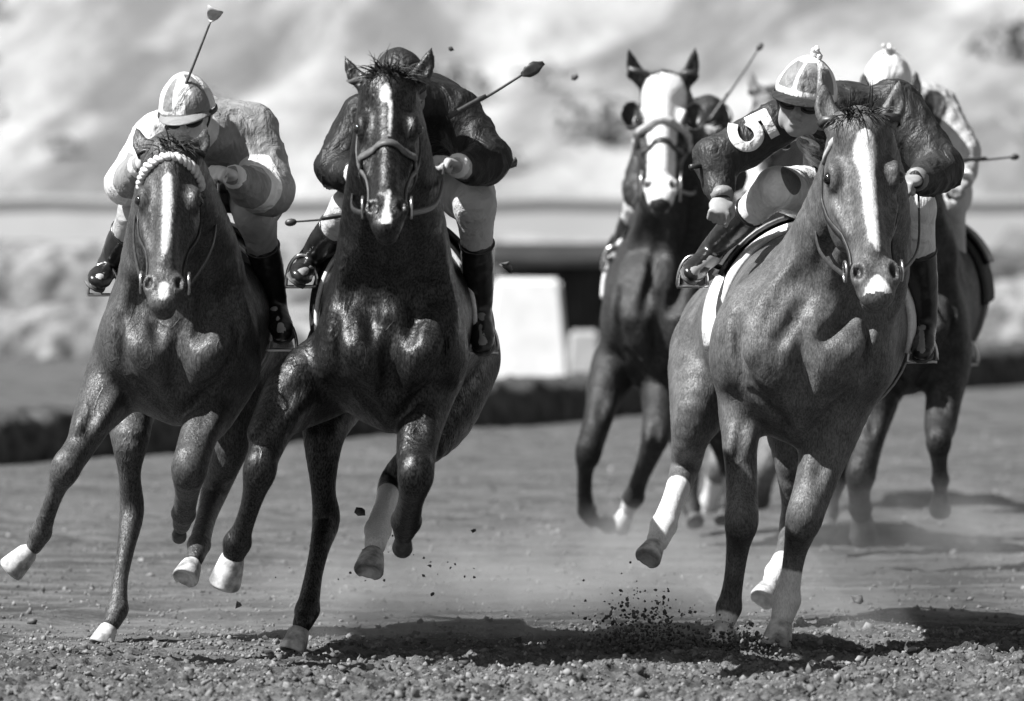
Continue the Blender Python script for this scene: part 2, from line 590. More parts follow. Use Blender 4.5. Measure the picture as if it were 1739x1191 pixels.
class HorseHead:
    def __init__(s, poll, muz, hw, yaw=0.0, roll=0.0):
        s.poll = np.array(poll); s.muz = np.array(muz)
        s.Ln = np.linalg.norm(s.muz - s.poll); s.A = (s.muz - s.poll) / s.Ln
        w = np.array([math.cos(yaw), math.sin(yaw), roll])
        s.W = nrm(w - s.A * (w @ s.A)); s.N = np.cross(s.A, s.W)
        s.s = hw / 0.118

    def L(s, a, w, n):
        return s.poll + s.A * (a * s.Ln) + s.W * (w * s.s) + s.N * (n * s.s)

    def inv(s, V):
        q = V - s.poll
        return (q @ s.A) / s.Ln, (q @ s.W) / s.s, (q @ s.N) / s.s

    PROF = [(-.06, .052, .07), (0, .072, .085), (.12, .090, .105), (.27, .097, .13), (.42, .082, .115), (.55, .066, .088),
            (.70, .056, .066), (.82, .058, .056), (.92, .054, .05), (.985, .038, .04)]

    def hd(s, a):
        return np.interp(a, [p[0] for p in s.PROF], [p[2] for p in s.PROF])

    def add(s, f, ears, mouth=0.0):
        S = s.s; R = [s.W, s.A, s.N]
        f.chain([s.L(a, 0, -d) for a, w, d in s.PROF], [(w * S, d * S) for a, w, d in s.PROF], s.W, 0.03, 2)
        for q in (-1, 1):
            f.add(Ell(s.L(.33, q * .052, -.165), np.array([.034, .115, .085]) * S, R), 0.035 * S)       # cheek
            f.add(Ell(s.L(.25, q * .084, -.045), np.array([.022, .046, .034]) * S, R), 0.03 * S)        # orbit
            f.add(Seg(s.L(.40, q * .082, -.075), s.L(.60, q * .060, -.055), .011 * S, .006 * S), 0.02 * S)  # facial crest
            f.add(Ell(s.L(.14, q * .078, -.012), np.array([.012, .030, .014]) * S, R), 0.02 * S, True)  # temple hollow
            f.add(Ell(s.L(.58, q * .052, -.012), np.array([.010, .10, .012]) * S, R), 0.025 * S, True)   # hollow beside nasal bone
            f.add(Ell(s.L(.865, q * .044, -.022), np.array([.026, .040, .028]) * S, R), 0.02 * S)       # nostril flare
            f.add(Ell(s.L(.275, q * .108, -.036), np.array([.013, .020, .015]) * S, R), 0.007 * S, True)  # eye socket
        for q in (-1, 1):
            ax = nrm(s.A + s.W * q * -0.25)
            f.add(Ell(s.L(.868, q * .050, .002), np.array([.0125, .025, .022]) * S, [s.W, ax, s.N]), 0.008 * S, True)
        f.add(Seg(s.L(.10, 0, -.012), s.L(.72, 0, -.010), .030 * S, .020 * S), 0.03 * S)                # nasal bone
        f.add(Ell(s.L(.975, 0, -.030), np.array([.044, .030, .032]) * S, R), 0.02 * S)                  # upper lip
        f.add(Ell(s.L(.945 + mouth, 0, -.098 - mouth * .4), np.array([.034, .032, .030]) * S, R), 0.018 * S)   # chin
        f.add(Seg(s.L(.60, 0, -.15), s.L(.93 + mouth, 0, -.10), .030 * S, .024 * S), 0.03 * S)
        # ears
        for q, e in zip((-1, 1), ears):
            if e is None: continue
            tip = np.array(e); base = s.L(-.02, q * .062, -.045)
            D = tip - base; l = np.linalg.norm(D); d = D / l
            fw = np.array([0, -1.0, 0.1]); fw = nrm(fw - d * (fw @ d)); sd = nrm(np.cross(d, fw))
            bow = sd * (0.10 * l) * (1 if (sd @ s.W) * q > 0 else -1)
            pts = [base - d * .02, base + D * .25 + bow * .6, base + D * .5 + bow, base + D * .78 + bow * .5, tip]
            kk = min(1.0, l / .16)
            f.chain(pts, [(.026 * kk * S, .022 * kk * S), (.033 * kk * S, .022 * kk * S), (.031 * kk * S, .018 * kk * S),
                          (.019 * kk * S, .012 * kk * S), (.003, .003)], sd, 0.018, 3)
            f.add(Ell(base + D * .50 + bow + fw * .019 * kk * S, [.016 * kk * S, l * .36, .013 * kk * S], [sd, d, fw]), 0.006, True)


def strand_mesh(roots, dirs, lens, r, grav=0.4, seg=6, wob=0.012, sides=3):
    """many tapering locks of hair in one mesh"""
    mb = MB()
    for p, d, l in zip(roots, dirs, lens):
        p = np.array(p, float); d = nrm(d); pts = [p]
        w = RNG.normal(size=3) * wob
        for i in range(seg):
            d = nrm(d + np.array([0, 0, -grav / seg]) + w * 6 + RNG.normal(size=3) * wob * 2)
            p = p + d * l / seg; pts.append(p)
        rr = r * np.array([1 - 0.85 * (i / seg) ** 1.5 for i in range(seg + 1)])
        mb.tube(pts, rr, sides)
    return mb


def horse(h):
    Y = h['Y']; pm = FPX / Y

    def X(p): return P(p[0], p[1], Y + p[2])
    T = h['torso']
    base = P(T[1][0], T[1][1], Y + 0.9); base[2] = 0
    root = empty('horse', tuple(base))
    tagobj(root, h['label'], 'horse', 'racehorses galloping down the track')
    f = Field()
    # trunk
    TP = [X(t) for t in T]; TR = [(t[3] / pm, t[4] / pm) for t in T]
    f.chain(TP, TR, (1, 0, 0), 0.05, 4)
    # neck
    Nk = h['neck']
    f.chain([X(n) for n in Nk], [(n[3] / pm, n[4]) for n in Nk], (1, 0, 0), 0.06, 4)
    tf = Field(); tf.ops = list(f.ops)
    # breast muscles
    b = T[0]

    def sp(px, py, off=0.0):
        """surface point seen from the front at that pixel"""
        return f.march(np.array([X((px, py, -.9))]), np.array([X((px, py, .8))]), off)[0]
    MU = h.get('mus', 1.0)
    for q in (-1, 1):
        f.add(Ell(X((b[0] + q * b[3] * .38, b[1] + b[4] * .12, b[2] - .17)), [b[3] / pm * .36, .115, b[4] / pm * .46], [(1, 0, q * -.25), (0, 1, .15), (q * .25, -.15, 1)]), 0.055)
        f.add(Ell(X((b[0] + q * b[3] * .74, b[1] - b[4] * .10, b[2] - .04)), [b[3] / pm * .34, .17, b[4] / pm * .60], [(1, 0, q * .2), (0, 1, 0), (q * -.2, 0, 1)]), 0.055)
    f.add(Ell(X((b[0], b[1] + b[4] * .62, b[2] - .07)), [b[3] / pm * .26, .12, b[4] / pm * .40]), 0.05)
    # breast bone groove, jugular grooves, shoulder ridge
    g0 = sp(b[0], b[1] - b[4] * .25); g1 = sp(b[0], b[1] + b[4] * .15); g2_ = sp(b[0], b[1] + b[4] * .5)
    f.add([Seg(g0, g1, .010, .022), Seg(g1, g2_, .022, .02)], 0.05 * MU, True)
    n1 = Nk[1]; n2 = Nk[2]; n3 = Nk[-1]
    for q in (-1, 1):
        pts = [sp(n1[0] + q * n1[3] * .35, n1[1] + (n2[1] - n1[1]) * .6), sp(n2[0] + q * n2[3] * .38, n2[1]), sp(n3[0] + q * n3[3] * .34, n3[1]), sp(b[0] + q * b[3] * .26, b[1] - b[4] * .12)]
        f.chain(pts, [.010, .015, .018, .012], k=.045, sub=True)
        pts = [sp(n2[0] + q * n2[3] * .80, n2[1] + 10), sp(n3[0] + q * n3[3] * .84, n3[1]), sp(b[0] + q * b[3] * .58, b[1] + b[4] * .02)]
        pts = [p + np.array([0, .012, 0]) for p in pts]
        f.chain(pts, [.010, .016, .010], k=.07)
        pts = [sp(b[0] + q * b[3] * .80, b[1] - b[4] * .35), sp(b[0] + q * b[3] * .66, b[1] + b[4] * .30), sp(b[0] + q * b[3] * .40, b[1] + b[4] * .52)]
        f.chain(pts, [.008, .016, .014], k=.035, sub=True)
    legF = []
    for i, leg in enumerate(h['legs']):
        pts = [X(p) for p in leg['p']]
        rad = [p[3] / pm for p in leg['p']]
        nbig = leg.get('big', 2)
        rr = [(r, r * 1.35 if j < nbig else r * 1.08) for j, r in enumerate(rad)]
        f.chain(pts, rr, (1, 0, 0), 0.034, 4)
        j = leg['joint']                      # knee or hock index
        if leg.get('hind'):
            d = nrm(pts[j - 1] - pts[j])
            f.add(Seg(pts[j] + np.array([0, .03, .0]), pts[j] + np.array([0, .06, .045]) + d * .02, rad[j] * .55, rad[j] * .4), 0.025)
        else:
            f.add(Ell(pts[j] + np.array([0, -rad[j] * .45, 0]), [rad[j] * .75, rad[j] * .5, rad[j] * 1.0]), 0.04)
            d = nrm(pts[2] - pts[1]); fa = pts[1] * .35 + pts[2] * .65
            for q in (-1, 1):
                f.add(Ell(fa + np.array([q * rad[2] * .42, -rad[2] * .55, 0]), [rad[2] * .55, rad[2] * .8, rad[2] * 2.1], [np.cross([0, 1, 0], d), np.cross(d, np.cross([0, 1, 0], d)), d]), 0.018)
        # ergot side of the fetlock and tendon line
        e = leg['fet']
        f.add(Ell(pts[e] + np.array([0, rad[e] * .6, 0]), [rad[e] * .6, rad[e] * .7, rad[e] * .8]), 0.02)
        f.add(Ell(pts[e], [rad[e] * 1.10, rad[e] * 1.15, rad[e] * .95]), 0.015)
        f.add(Seg(pts[j] + np.array([0, rad[j] * .7, -.02]), pts[e] + np.array([0, rad[e] * .7, .02]), .009, .009), 0.02)
        legF.append((pts, rad))
    for q in (-1, 1):
        pts = [sp(b[0] + q * b[3] * .16, b[1] + b[4] * .84), sp(b[0] + q * b[3] * .34, b[1] + b[4] * .66), sp(b[0] + q * b[3] * .60, b[1] + b[4] * .44)]
        f.chain(pts, [.008, .015, .008], k=.022, sub=True)
    # head
    hp, hm = h['poll'], h['muz']
    H = HorseHead(X(hp), X(hm), h['hw'] / pm, h.get('yaw', 0), h.get('roll', 0))
    ears = [None if e is None else P(e[0], e[1], Y + e[2]) for e in h['ears']]
    H.add(f, ears, h.get('mouth', 0.0))
    V, Q = f.mesh(h.get('h', 0.009))
    V = relax(V, Q, 1, 0.35)
    # markings
    a, w, n = H.inv(V)
    white = np.full(len(V), -0.05)
    for bl in h['blaze']:                      # list of (a, centre, half width)
        bl = np.array(bl)
        c = np.interp(a, bl[:, 0], bl[:, 1]); hw_ = np.interp(a, bl[:, 0], bl[:, 2], left=-.03, right=-.03)
        m = np.minimum(hw_ - np.abs(w - c), n + .085)
        m = np.where((np.abs(w) < .16) & (np.abs(n) < .2) & (a > -.1) & (a < 1.1), m, -.05)
        white = np.maximum(white, m)
    dark = np.full(len(V), -0.2)
    for leg, (pts, rad) in zip(h['legs'], legF):
        pl = np.array(pts)

        def dl(V, i0):
            best = np.full(len(V), 9.0)
            for i in range(i0, len(pl) - 1):
                A_, B_ = pl[i], pl[i + 1]; d = B_ - A_
                t = np.clip(((V - A_) @ d) / (d @ d), 0, 1)
                best = np.minimum(best, np.linalg.norm(V - A_ - t[:, None] * d, axis=1))
            return best
        if leg.get('sock') is not None:
            i, fr = leg['sock']
            s0 = pl[i] * (1 - fr) + pl[i + 1] * fr; d = nrm(pl[-1] - s0)
            white = np.maximum(white, np.minimum((V - s0) @ d, .08 - np.minimum(dl(V, i), .2)))
        if leg.get('black', h.get('black', False)):
            j = leg['joint']; s0 = pl[j - 1]; d = nrm(pl[j + 1] - pl[j - 1])
            dark = np.maximum(dark, np.minimum((V - s0) @ d * .6, (.14 - dl(V, j - 1))))
    mz = h.get('dark_muzzle')
    if mz:
        dark = np.maximum(dark, np.where(np.abs(w) < .2, (a - mz) * .5, -1))
    # inside of the nostrils and ears is bare dark skin
    for q in (-1, 1):
        c = H.L(.868, q * .050, -.006)
        dark = np.maximum(dark, (0.019 * H.s - np.linalg.norm(V - c, axis=1)) * 2.5)
        white = np.minimum(white, (np.linalg.norm(V - c, axis=1) - 0.020 * H.s))
    white = np.clip(white, -.05, .05)
    body = mesh_obj('body', V, Q, h['mat'], root, attrs={'white': white, 'dark': dark})
    # eyes
    for q in (-1, 1):
        mb = MB(); mb.ellipsoid(H.L(.275, q * .0945, -.040), [.0185 * H.s] * 3)
        mb.build('eye', M['eye'], root)
    # hooves
    for leg, (pts, rad) in zip(h['legs'], legF):
        hf = leg['hoof']; c = X(hf); r = hf[3] / pm * .92
        top = pts[-1]; d = nrm(c - top)
        top = c - d * r * .95; bot = c + d * r * .9
        fw = np.array(leg.get('fw', (0, -1, 0.0)), float); fw = nrm(fw - d * (fw @ d)); sd = np.cross(d, fw)
        V_ = []; ns = 22
        for t, rs, sh in ((-.15, .45, 0), (-.02, .60, -.02), (.05, .70, .0), (.20, .77, .05), (.60, .89, .20), (.90, .97, .32), (1.0, .92, .34), (.985, .78, .30), (.84, .3, .2)):
            cc = top + (bot - top) * t + fw * sh * r
            for k in range(ns):
                th = 2 * math.pi * k / ns
                back = 0.86 if math.cos(th) < -0.3 else 1.0
                if math.cos(th) < -0.93 and t > .9: back = 0.6
                V_.append(cc + (fw * math.cos(th) * back * 1.05 + sd * math.sin(th)) * r * rs)
        F_ = []
        for i in range(8):
            for k in range(ns):
                k2 = (k + 1) % ns
                F_.append((i * ns + k, i * ns + k2, (i + 1) * ns + k2, (i + 1) * ns + k))
        F_.append(tuple(range(ns - 1, -1, -1))); F_.append(tuple(8 * ns + k for k in range(ns)))
        mesh_obj('hoof', V_, F_, M['hoof_pale' if leg.get('pale', True) else 'hoof_dark'], root)
    # bridle -------------------------------------------------------
    hf_ = Field(); H.add(hf_, ears, h.get('mouth', 0.0))

    def ring(aa, th, off=.004):
        aa = np.asarray(aa, float); th = np.radians(np.asarray(th, float))
        C = np.array([H.L(x, 0, -H.hd(x)) for x in aa])
        D = H.W[None] * np.cos(th)[:, None] + H.N[None] * np.sin(th)[:, None]
        p = hf_.march(C + D * .35, C, off)
        return p, D
    br = MB()
    sw = h.get('strap', .018) * 1.2
    t = np.linspace(0, 360, 49)

    def st(aa, th, w):
        p, D = ring(aa, th); br.strap(p, hf_.grad(p), w, .003)
    t2 = np.linspace(-12, 192, 30)
    if not h.get('browband_mat'):
        st(.085 - .045 * np.sin(np.radians(np.clip(t2, 0, 180))), t2, sw)
    for q in (0, 1):
        aa = np.linspace(.06, .80, 26)
        th = np.interp(aa, [.06, .3, .8], [-14, -16, 6]); th = th if q else 180 - th
        st(aa, th, sw * .9)
    for nb in h.get('noseband', [.55]):
        st(nb + .03 * np.cos(np.radians(2 * t)) * 0, t, sw * 1.1)
    # head piece behind the ears, throat lash
    st(np.full(20, -.055), np.linspace(-20, 200, 20), sw)
    bridle = br.build('bridle', h.get('bridle_mat', M['leather']), root)
    if h.get('browband_mat'):
        bb = MB(); p, D = ring(.085 - .045 * np.sin(np.radians(np.clip(t2, 0, 180))), t2, .006)
        g = hf_.grad(p)
        if h.get('braid'):
            tt = np.linspace(0, 1, 130); pp = np.stack([np.interp(tt, np.linspace(0, 1, len(p)), p[:, i]) for i in range(3)], 1)
            gg = np.stack([np.interp(tt, np.linspace(0, 1, len(p)), g[:, i]) for i in range(3)], 1)
            for ph in (0, math.pi):
                tn = np.gradient(pp, axis=0); tn /= np.linalg.norm(tn, axis=1, keepdims=True); bi = np.cross(tn, gg)
                an = tt * 2 * math.pi * 9 + ph
                bb.tube(pp + gg * (.006 + .007 * np.cos(an))[:, None] + bi * (.011 * np.sin(an))[:, None], .0085, 7)
        else:
            bb.strap(p, g, .024, .005)
        bb.build('browband', h['browband_mat'], bridle)
    for nb, wd in h.get('sheepskin', []):
        bb = MB(); tt = np.linspace(-15, 195, 60); p, D = ring(np.full(60, nb), tt, .012)
        bb.tube(p, wd * (1 + .12 * RNG.normal(size=60)), 10); bb.build('noseband_roll', M['grey_webbing'], bridle)
    for q in (-1, 1):
        c = H.L(.81, q * .074, -.055); mb = MB(); tt = np.linspace(0, 2 * math.pi, 25)
        rr = .034 * h.get('bit', 1.0)
        mb.tube([c + H.A * math.cos(x) * rr + H.N * math.sin(x) * rr + H.W * q * .004 for x in tt], .0045, 6, caps=False)
        mb.build('bit_ring', M['metal'], bridle)
        if h.get('hands'):
            hd = X(h['hands'][0 if q < 0 else 1])
            s0 = c - H.N * .03; mid = (s0 + hd) / 2 + np.array([q * .03, 0, -.05])
            mb = MB(); mb.tube(catmull([s0, mid, hd], 8), .010, 6, flat=.45); mb.build('rein', h.get('rein_mat', M['leather']), bridle)
    # blinkers
    if h.get('blinkers'):
        for q in (-1, 1):
            c = H.L(.24, q * .125, -.03); G = []
            for i in range(9):
                row = []
                for j in range(12):
                    u = (i / 8) * math.pi * .5; v = 2 * math.pi * j / 11
                    # cup: half ellipsoid open towards the front
                    o = H.W * q * math.sin(u) * math.cos(v) * .046 + H.A * math.sin(u) * math.sin(v) * .078 - H.N * math.cos(u) * .055
                    row.append(c + o)
                G.append(row)
            V_, F_ = grid_solid(np.array(G), .004); mesh_obj('blinker', V_, F_, M['leather'], root)
    # forelock, mane, tail
    roots = []; dirs = []; ln = []
    nf = h.get('forelock', 40) * 3
    for i in range(nf):
        roots.append(H.L(-.05 + RNG.uniform(-.02, .03), RNG.uniform(-.04, .04), -.01 + RNG.uniform(-.03, .01)))
        dirs.append(H.N * .5 + H.W * RNG.uniform(-.9, .9) + np.array([0, 0, RNG.uniform(.1, .9)])); ln.append(RNG.uniform(.05, .13))
    strand_mesh(roots, dirs, ln, .0032, 1.4, wob=.012).build('forelock', h.get('hair', M['hair_dark']), root)
    roots = []; dirs = []; ln = []
    nk = [X(n) for n in Nk]
    for i in range(h.get('mane_n', 110)):
        t = RNG.uniform(0, 1); k = t * (len(nk) - 1.001); i0 = int(k); p = nk[i0] * (1 - (k - i0)) + nk[i0 + 1] * (k - i0)
        dd = Nk[i0][4] * (1 - (k - i0)) + Nk[i0 + 1][4] * (k - i0)
        roots.append(p + np.array([RNG.uniform(-.02, .02), dd * .92, dd * .15])); dirs.append([RNG.uniform(-.5, .7), .8, RNG.uniform(-.2, .5)]); ln.append(RNG.uniform(.06, .13))
    strand_mesh(roots, dirs, ln, .006, 1.6, wob=.008).build('mane', h.get('hair', M['hair_dark']), root)
    tb = TP[-1] + np.array([0, TR[-1][0] * .75, TR[-1][1] * .55]); roots = []; dirs = []; ln = []
    for i in range(70):
        roots.append(tb + RNG.normal(size=3) * .015); dirs.append([RNG.uniform(-.08, .08), 1, RNG.uniform(-.3, .0)]); ln.append(RNG.uniform(.35, .6))
    strand_mesh(roots, dirs, ln, .011, 1.6, seg=8, wob=.004).build('tail', h.get('hair', M['hair_dark']), root)
    # saddle cloth, saddle, girth, stirrups -------------------------
    if h.get('cloth'):
        ck = h['cloth']; TPa = np.array(TP)
        ys = TPa[:, 1]; G = []
        d0, d1 = ck.get('d', (.55, 1.15)); m, nn = 9, 41

        def axis(y): return np.array([np.interp(y, ys, TPa[:, i]) for i in range(3)])
        for i in range(m):
            y = Y + d0 + (d1 - d0) * i / (m - 1); C = axis(y)
            fl = ck.get('ang', 100)
            an = np.radians(np.linspace(-fl, fl, nn)); D = np.stack([np.sin(an), -.18 * np.abs(np.sin(an)) ** 2 * (1 if i < 0 else 1), np.cos(an)], 1)
            G.append(tf.march(C + D * 1.0, np.repeat(C[None], nn, 0), .006 + .012 * abs(math.sin(i))))
        G = np.array(G); V_, F_ = grid_solid(G[:, ::-1], .008)
        cl = mesh_obj('saddle_cloth', V_, F_, ck['mat'], root)
        if ck.get('trim'):
            mb = MB(); e = G[0]; mb.tube(e, ck.get('tr', .011), 6); mb.build('trim', ck['trim'], cl)
        # saddle: pommel, seat and flaps
        C = axis(Y + .75); sf = []
        for i in range(9):
            y = Y + .60 + .45 * i / 8; Cc = axis(y); an = np.radians(np.linspace(-62, 62, 21)); D = np.stack([np.sin(an), 0 * an, np.cos(an)], 1)
            sf.append(tf.march(Cc + D, np.repeat(Cc[None], 21, 0), .02 + .03 * (i / 4 - 1) ** 2 * .6))
        V_, F_ = grid_solid(np.array(sf)[:, ::-1], .015); sad = mesh_obj('saddle', V_, F_, M['leather'], root)
        gi = axis(Y + .62); an = np.radians(np.linspace(60, 300, 30)); D = np.stack([np.sin(an), 0 * an, np.cos(an)], 1)
        p = tf.march(gi + D, np.repeat(gi[None], 30, 0), .012); mb = MB(); mb.strap(p, D, .07, .004)
        mb.build('girth', h.get('girth_mat', M['grey_webbing']), root)
        for q, s_ in zip((-1, 1), h.get('stirrups', [])):
            if s_ is None: continue
            c = X(s_); an = math.radians(58 * q); D = np.array([math.sin(an), 0, math.cos(an)]); Cc = axis(Y + .7)
            st0 = tf.march(np.array([Cc + D]), np.array([Cc]), .03)[0]
            mb = MB(); topi = c + np.array([0, .0, .085]); lp = np.linspace(st0, topi, 8); mb.strap(lp, np.repeat([[q * 1.0, -.3, .2]], 8, 0), .02, .003)
            mb.build('stirrup_leather', M['leather'], sad)
            mb = MB(); tt = np.linspace(0, math.pi, 14)
            arc = [c + np.array([math.cos(x) * .052, 0, math.sin(x) * .10 - .012]) for x in tt]
            arc = arc + [c + np.array([-.052 + .104 * k / 5, 0, -.018]) for k in range(6)]
            mb.tube(arc, .006, 8, W=(0, 1, 0)); mb.build('stirrup', M['metal'], sad)
    return dict(root=root, field=f, head=H, torso=tf)
# ---------------------------------------------------------------- the horses, joint by joint (px, py of the photo, metres behind the chest, half width in px)
def LG(p, joint, fet, hoof, **k): return dict(p=p, joint=joint, fet=fet, hoof=hoof, **k)


HORSES = []
M['coat1'] = coat_mat('coat_dark_bay', 0.055, 0.010, 0.42, 0.5, 0.3, fineb=.6, white=.6, grain=.28)
M['coat2'] = coat_mat('coat_black_brown', 0.009, 0.004, 0.38, 0.55, 0.35, fineb=.45)
M['coat3'] = coat_mat('coat_brown', 0.024, 0.008, 0.45, 0.4, 0.25)
M['coat4'] = coat_mat('coat_chestnut', 0.092, 0.015, 0.46, 0.45, 0.36, grain=.20, veins=.05, fineb=.6)
M['coat5'] = coat_mat('coat_bay', 0.022, 0.015, 0.45, 0.4, 0.25)
M['coat6'] = coat_mat('coat_grey_nosed', 0.16, 0.03, 0.5, 0.4, 0.25)

H1 = dict(Y=27.7, mat=M['coat1'], label='dark bay racehorse with a white braided browband and a thin blaze',
  poll=(290, 262, -.5), muz=(277, 512, -.84), hw=60, roll=-.03, ears=[(232, 214, -.38), (350, 214, -.38)], strap=.014,
  blaze=[[(.13, -.004, -.01), (.17, -.006, .016), (.35, .0, .015), (.62, .0, .013), (.70, -.004, .004), (.71, 0, -.02)], [(.84, 0, -.02), (.88, 0, .014), (.97, 0, .016), (1.0, 0, .0)]],
  neck=[(292, 272, -.42, 50, .10), (300, 360, -.2, 78, .15), (308, 450, .02, 104, .20), (308, 540, .25, 122, .24)],
  torso=[(302, 590, .08, 126, 128), (322, 548, .5, 138, 150), (345, 535, .95, 128, 148), (375, 550, 1.45, 105, 130), (395, 560, 1.9, 92, 120)],
  legs=[
   LG([(215, 620, .15, 62), (183, 668, .05, 46), (161, 708, -.05, 36), (138, 755, -.12, 26), (112, 795, -.18, 24), (96, 832, -.16, 16), (83, 868, -.13, 14), (69, 905, -.08, 17), (58, 928, -.05, 14)], 4, 7, (33, 953, -.04, 27)),
   LG([(385, 630, .12, 56), (362, 690, .02, 42), (340, 735, -.1, 32), (322, 795, -.22, 30), (318, 835, -.12, 21), (312, 872, .0, 19), (308, 892, .1, 15)], 3, 5, (305, 903, .15, 15), pale=False, fw=(0, -.3, -1)),
   LG([(235, 600, 1.5, 78), (222, 690, 1.2, 46), (221, 745, 1.0, 34), (220, 805, 1.0, 20), (224, 868, 1.04, 22), (214, 930, .95, 16), (204, 985, .9, 14), (199, 1035, .85, 18), (190, 1058, .8, 15)], 4, 7, (177, 1082, .78, 24), hind=True),
   LG([(440, 610, 1.6, 64), (412, 705, 1.4, 44), (385, 780, 1.35, 30), (366, 830, 1.45, 25), (350, 880, 1.3, 18), (338, 925, 1.1, 19), (331, 948, 1.0, 16)], 3, 5, (319, 973, .95, 27), hind=True)],
  cloth=dict(mat=M['cloth_pale'], d=(.6, 1.35), ang=104, trim=M['cloth_white'], tr=.006), bridle_mat=M['leather'], browband_mat=M['white_webbing'], braid=True,
  hands=[(243, 262, .0), (372, 290, .0)], stirrups=[(176, 492, .52), (478, 585, .55)], noseband=[], forelock=26)

H2 = dict(Y=27.2, mat=M['coat2'], label='near-black racehorse with a small white star, second from the left',
  poll=(660, 140, -.5), muz=(656, 381, -.86), hw=61, roll=.0, ears=[(586, 95, -.42), (734, 80, -.42)], strap=.018,
  blaze=[[(.03, 0, -.01), (.05, -.008, .004), (.10, -.010, .018), (.155, -.008, .015), (.17, .008, .005), (.40, .006, .003), (.42, 0, -.02)], [(.74, .006, -.02), (.77, .006, .006), (.90, .0, .007), (.94, .0, .016), (1.0, .0, .014)]],
  neck=[(660, 165, -.45, 50, .10), (665, 300, -.2, 76, .15), (668, 420, .02, 96, .20), (668, 520, .25, 112, .24)],
  torso=[(664, 592, .08, 118, 138), (672, 545, .5, 134, 160), (672, 530, .95, 134, 150), (720, 550, 1.5, 112, 130), (755, 565, 1.95, 92, 120)],
  legs=[
   LG([(550, 640, .12, 60), (505, 668, .05, 52), (470, 710, -.05, 40), (449, 770, -.15, 28), (441, 800, -.18, 27), (428, 850, -.15, 18), (414, 893, -.1, 17), (403, 922, -.06, 22), (397, 942, -.04, 19)], 4, 7, (389, 968, -.02, 31)),
   LG([(735, 630, .12, 52), (718, 700, .0, 42), (708, 760, -.12, 34), (706, 808, -.24, 30), (698, 850, -.12, 22), (690, 885, .02, 24), (686, 905, .1, 18)], 3, 5, (684, 920, .16, 20), pale=False, fw=(0, -.3, -1)),
   LG([(590, 610, 1.5, 78), (560, 690, 1.2, 50), (549, 750, 1.0, 35), (549, 830, 1.0, 22), (554, 882, 1.05, 25), (543, 930, .95, 18), (532, 980, .9, 16), (522, 1036, .85, 20), (513, 1060, .8, 17)], 4, 7, (502, 1090, .78, 27), hind=True),
   LG([(792, 610, 1.7, 62), (762, 700, 1.5, 48), (715, 765, 1.35, 33), (668, 815, 1.45, 24), (655, 855, 1.25, 19), (642, 900, 1.05, 22), (637, 926, .95, 19)], 3, 5, (629, 958, .9, 30), hind=True, sock=(3, .55))],
  cloth=dict(mat=M['cloth_dark'], d=(.55, 1.15), ang=108, trim=M['white_webbing'], tr=.009), bridle_mat=M['pale_leather'],
  hands=[(608, 285, .0), (755, 275, .0)], stirrups=[(512, 478, .52), (820, 590, .55)], noseband=[.45], forelock=50)

H3 = dict(Y=36.0, mat=M['coat3'], label='brown racehorse with a broad white face and pricked ears, wearing blinkers',
  poll=(1128, 140, -.5), muz=(1121, 338, -.95), hw=50, roll=.0, ears=[(1067, 82, -.5), (1181, 79, -.5)], strap=.022,
  blaze=[[(-.05, 0, .06), (.05, 0, .09), (.2, 0, .088), (.35, -.005, .062), (.5, 0, .052), (.75, 0, .058), (.85, 0, .07), (1.0, 0, .07)]],
  neck=[(1130, 160, -.45, 42, .10), (1145, 260, -.2, 62, .16), (1150, 350, .02, 70, .20), (1140, 430, .22, 80, .24)],
  torso=[(1118, 540, .08, 88, 128), (1125, 500, .5, 100, 125), (1140, 490, .95, 100, 120), (1160, 500, 1.5, 88, 110), (1170, 510, 1.9, 76, 100)],
  legs=[
   LG([(1046, 620, .1, 42), (1030, 660, .02, 34), (1018, 705, -.08, 25), (1000, 765, -.2, 22), (994, 800, -.18, 14), (993, 835, -.12, 13), (997, 868, -.02, 15), (1006, 882, .05, 13)], 3, 6, (1024, 884, .12, 19), pale=False, fw=(.6, 0, -1), black=True),
   LG([(1120, 640, .1, 36), (1120, 690, -.05, 30), (1114, 738, -.2, 24), (1098, 785, -.1, 17), (1086, 815, 0, 15), (1076, 845, .08, 17), (1068, 862, .12, 14)], 2, 5, (1058, 884, .15, 20), sock=(5, .4)),
   LG([(1120, 560, 1.6, 60), (1150, 680, 1.5, 40), (1165, 760, 1.5, 24), (1170, 800, 1.6, 20), (1172, 840, 1.4, 14), (1175, 862, 1.3, 15), (1176, 872, 1.25, 13)], 3, 5, (1180, 885, 1.2, 18), hind=True, pale=False),
   LG([(1190, 560, 1.6, 55), (1205, 680, 1.5, 36), (1230, 760, 1.5, 22), (1240, 800, 1.6, 19), (1238, 830, 1.4, 13), (1234, 850, 1.3, 15), (1230, 862, 1.25, 13)], 3, 5, (1228, 880, 1.2, 18), hind=True, pale=False)],
  cloth=dict(mat=M['cloth_dark'], d=(.55, 1.1), ang=95, trim=M['white_webbing'], tr=.012), bridle_mat=M['leather'], blinkers=True, sheepskin=[(.36, .016)],
  hands=[(1085, 330, .0), (1180, 290, .0)], stirrups=[(1042, 452, .5), None], noseband=[.52], forelock=10, bit=1.8, h=.010)

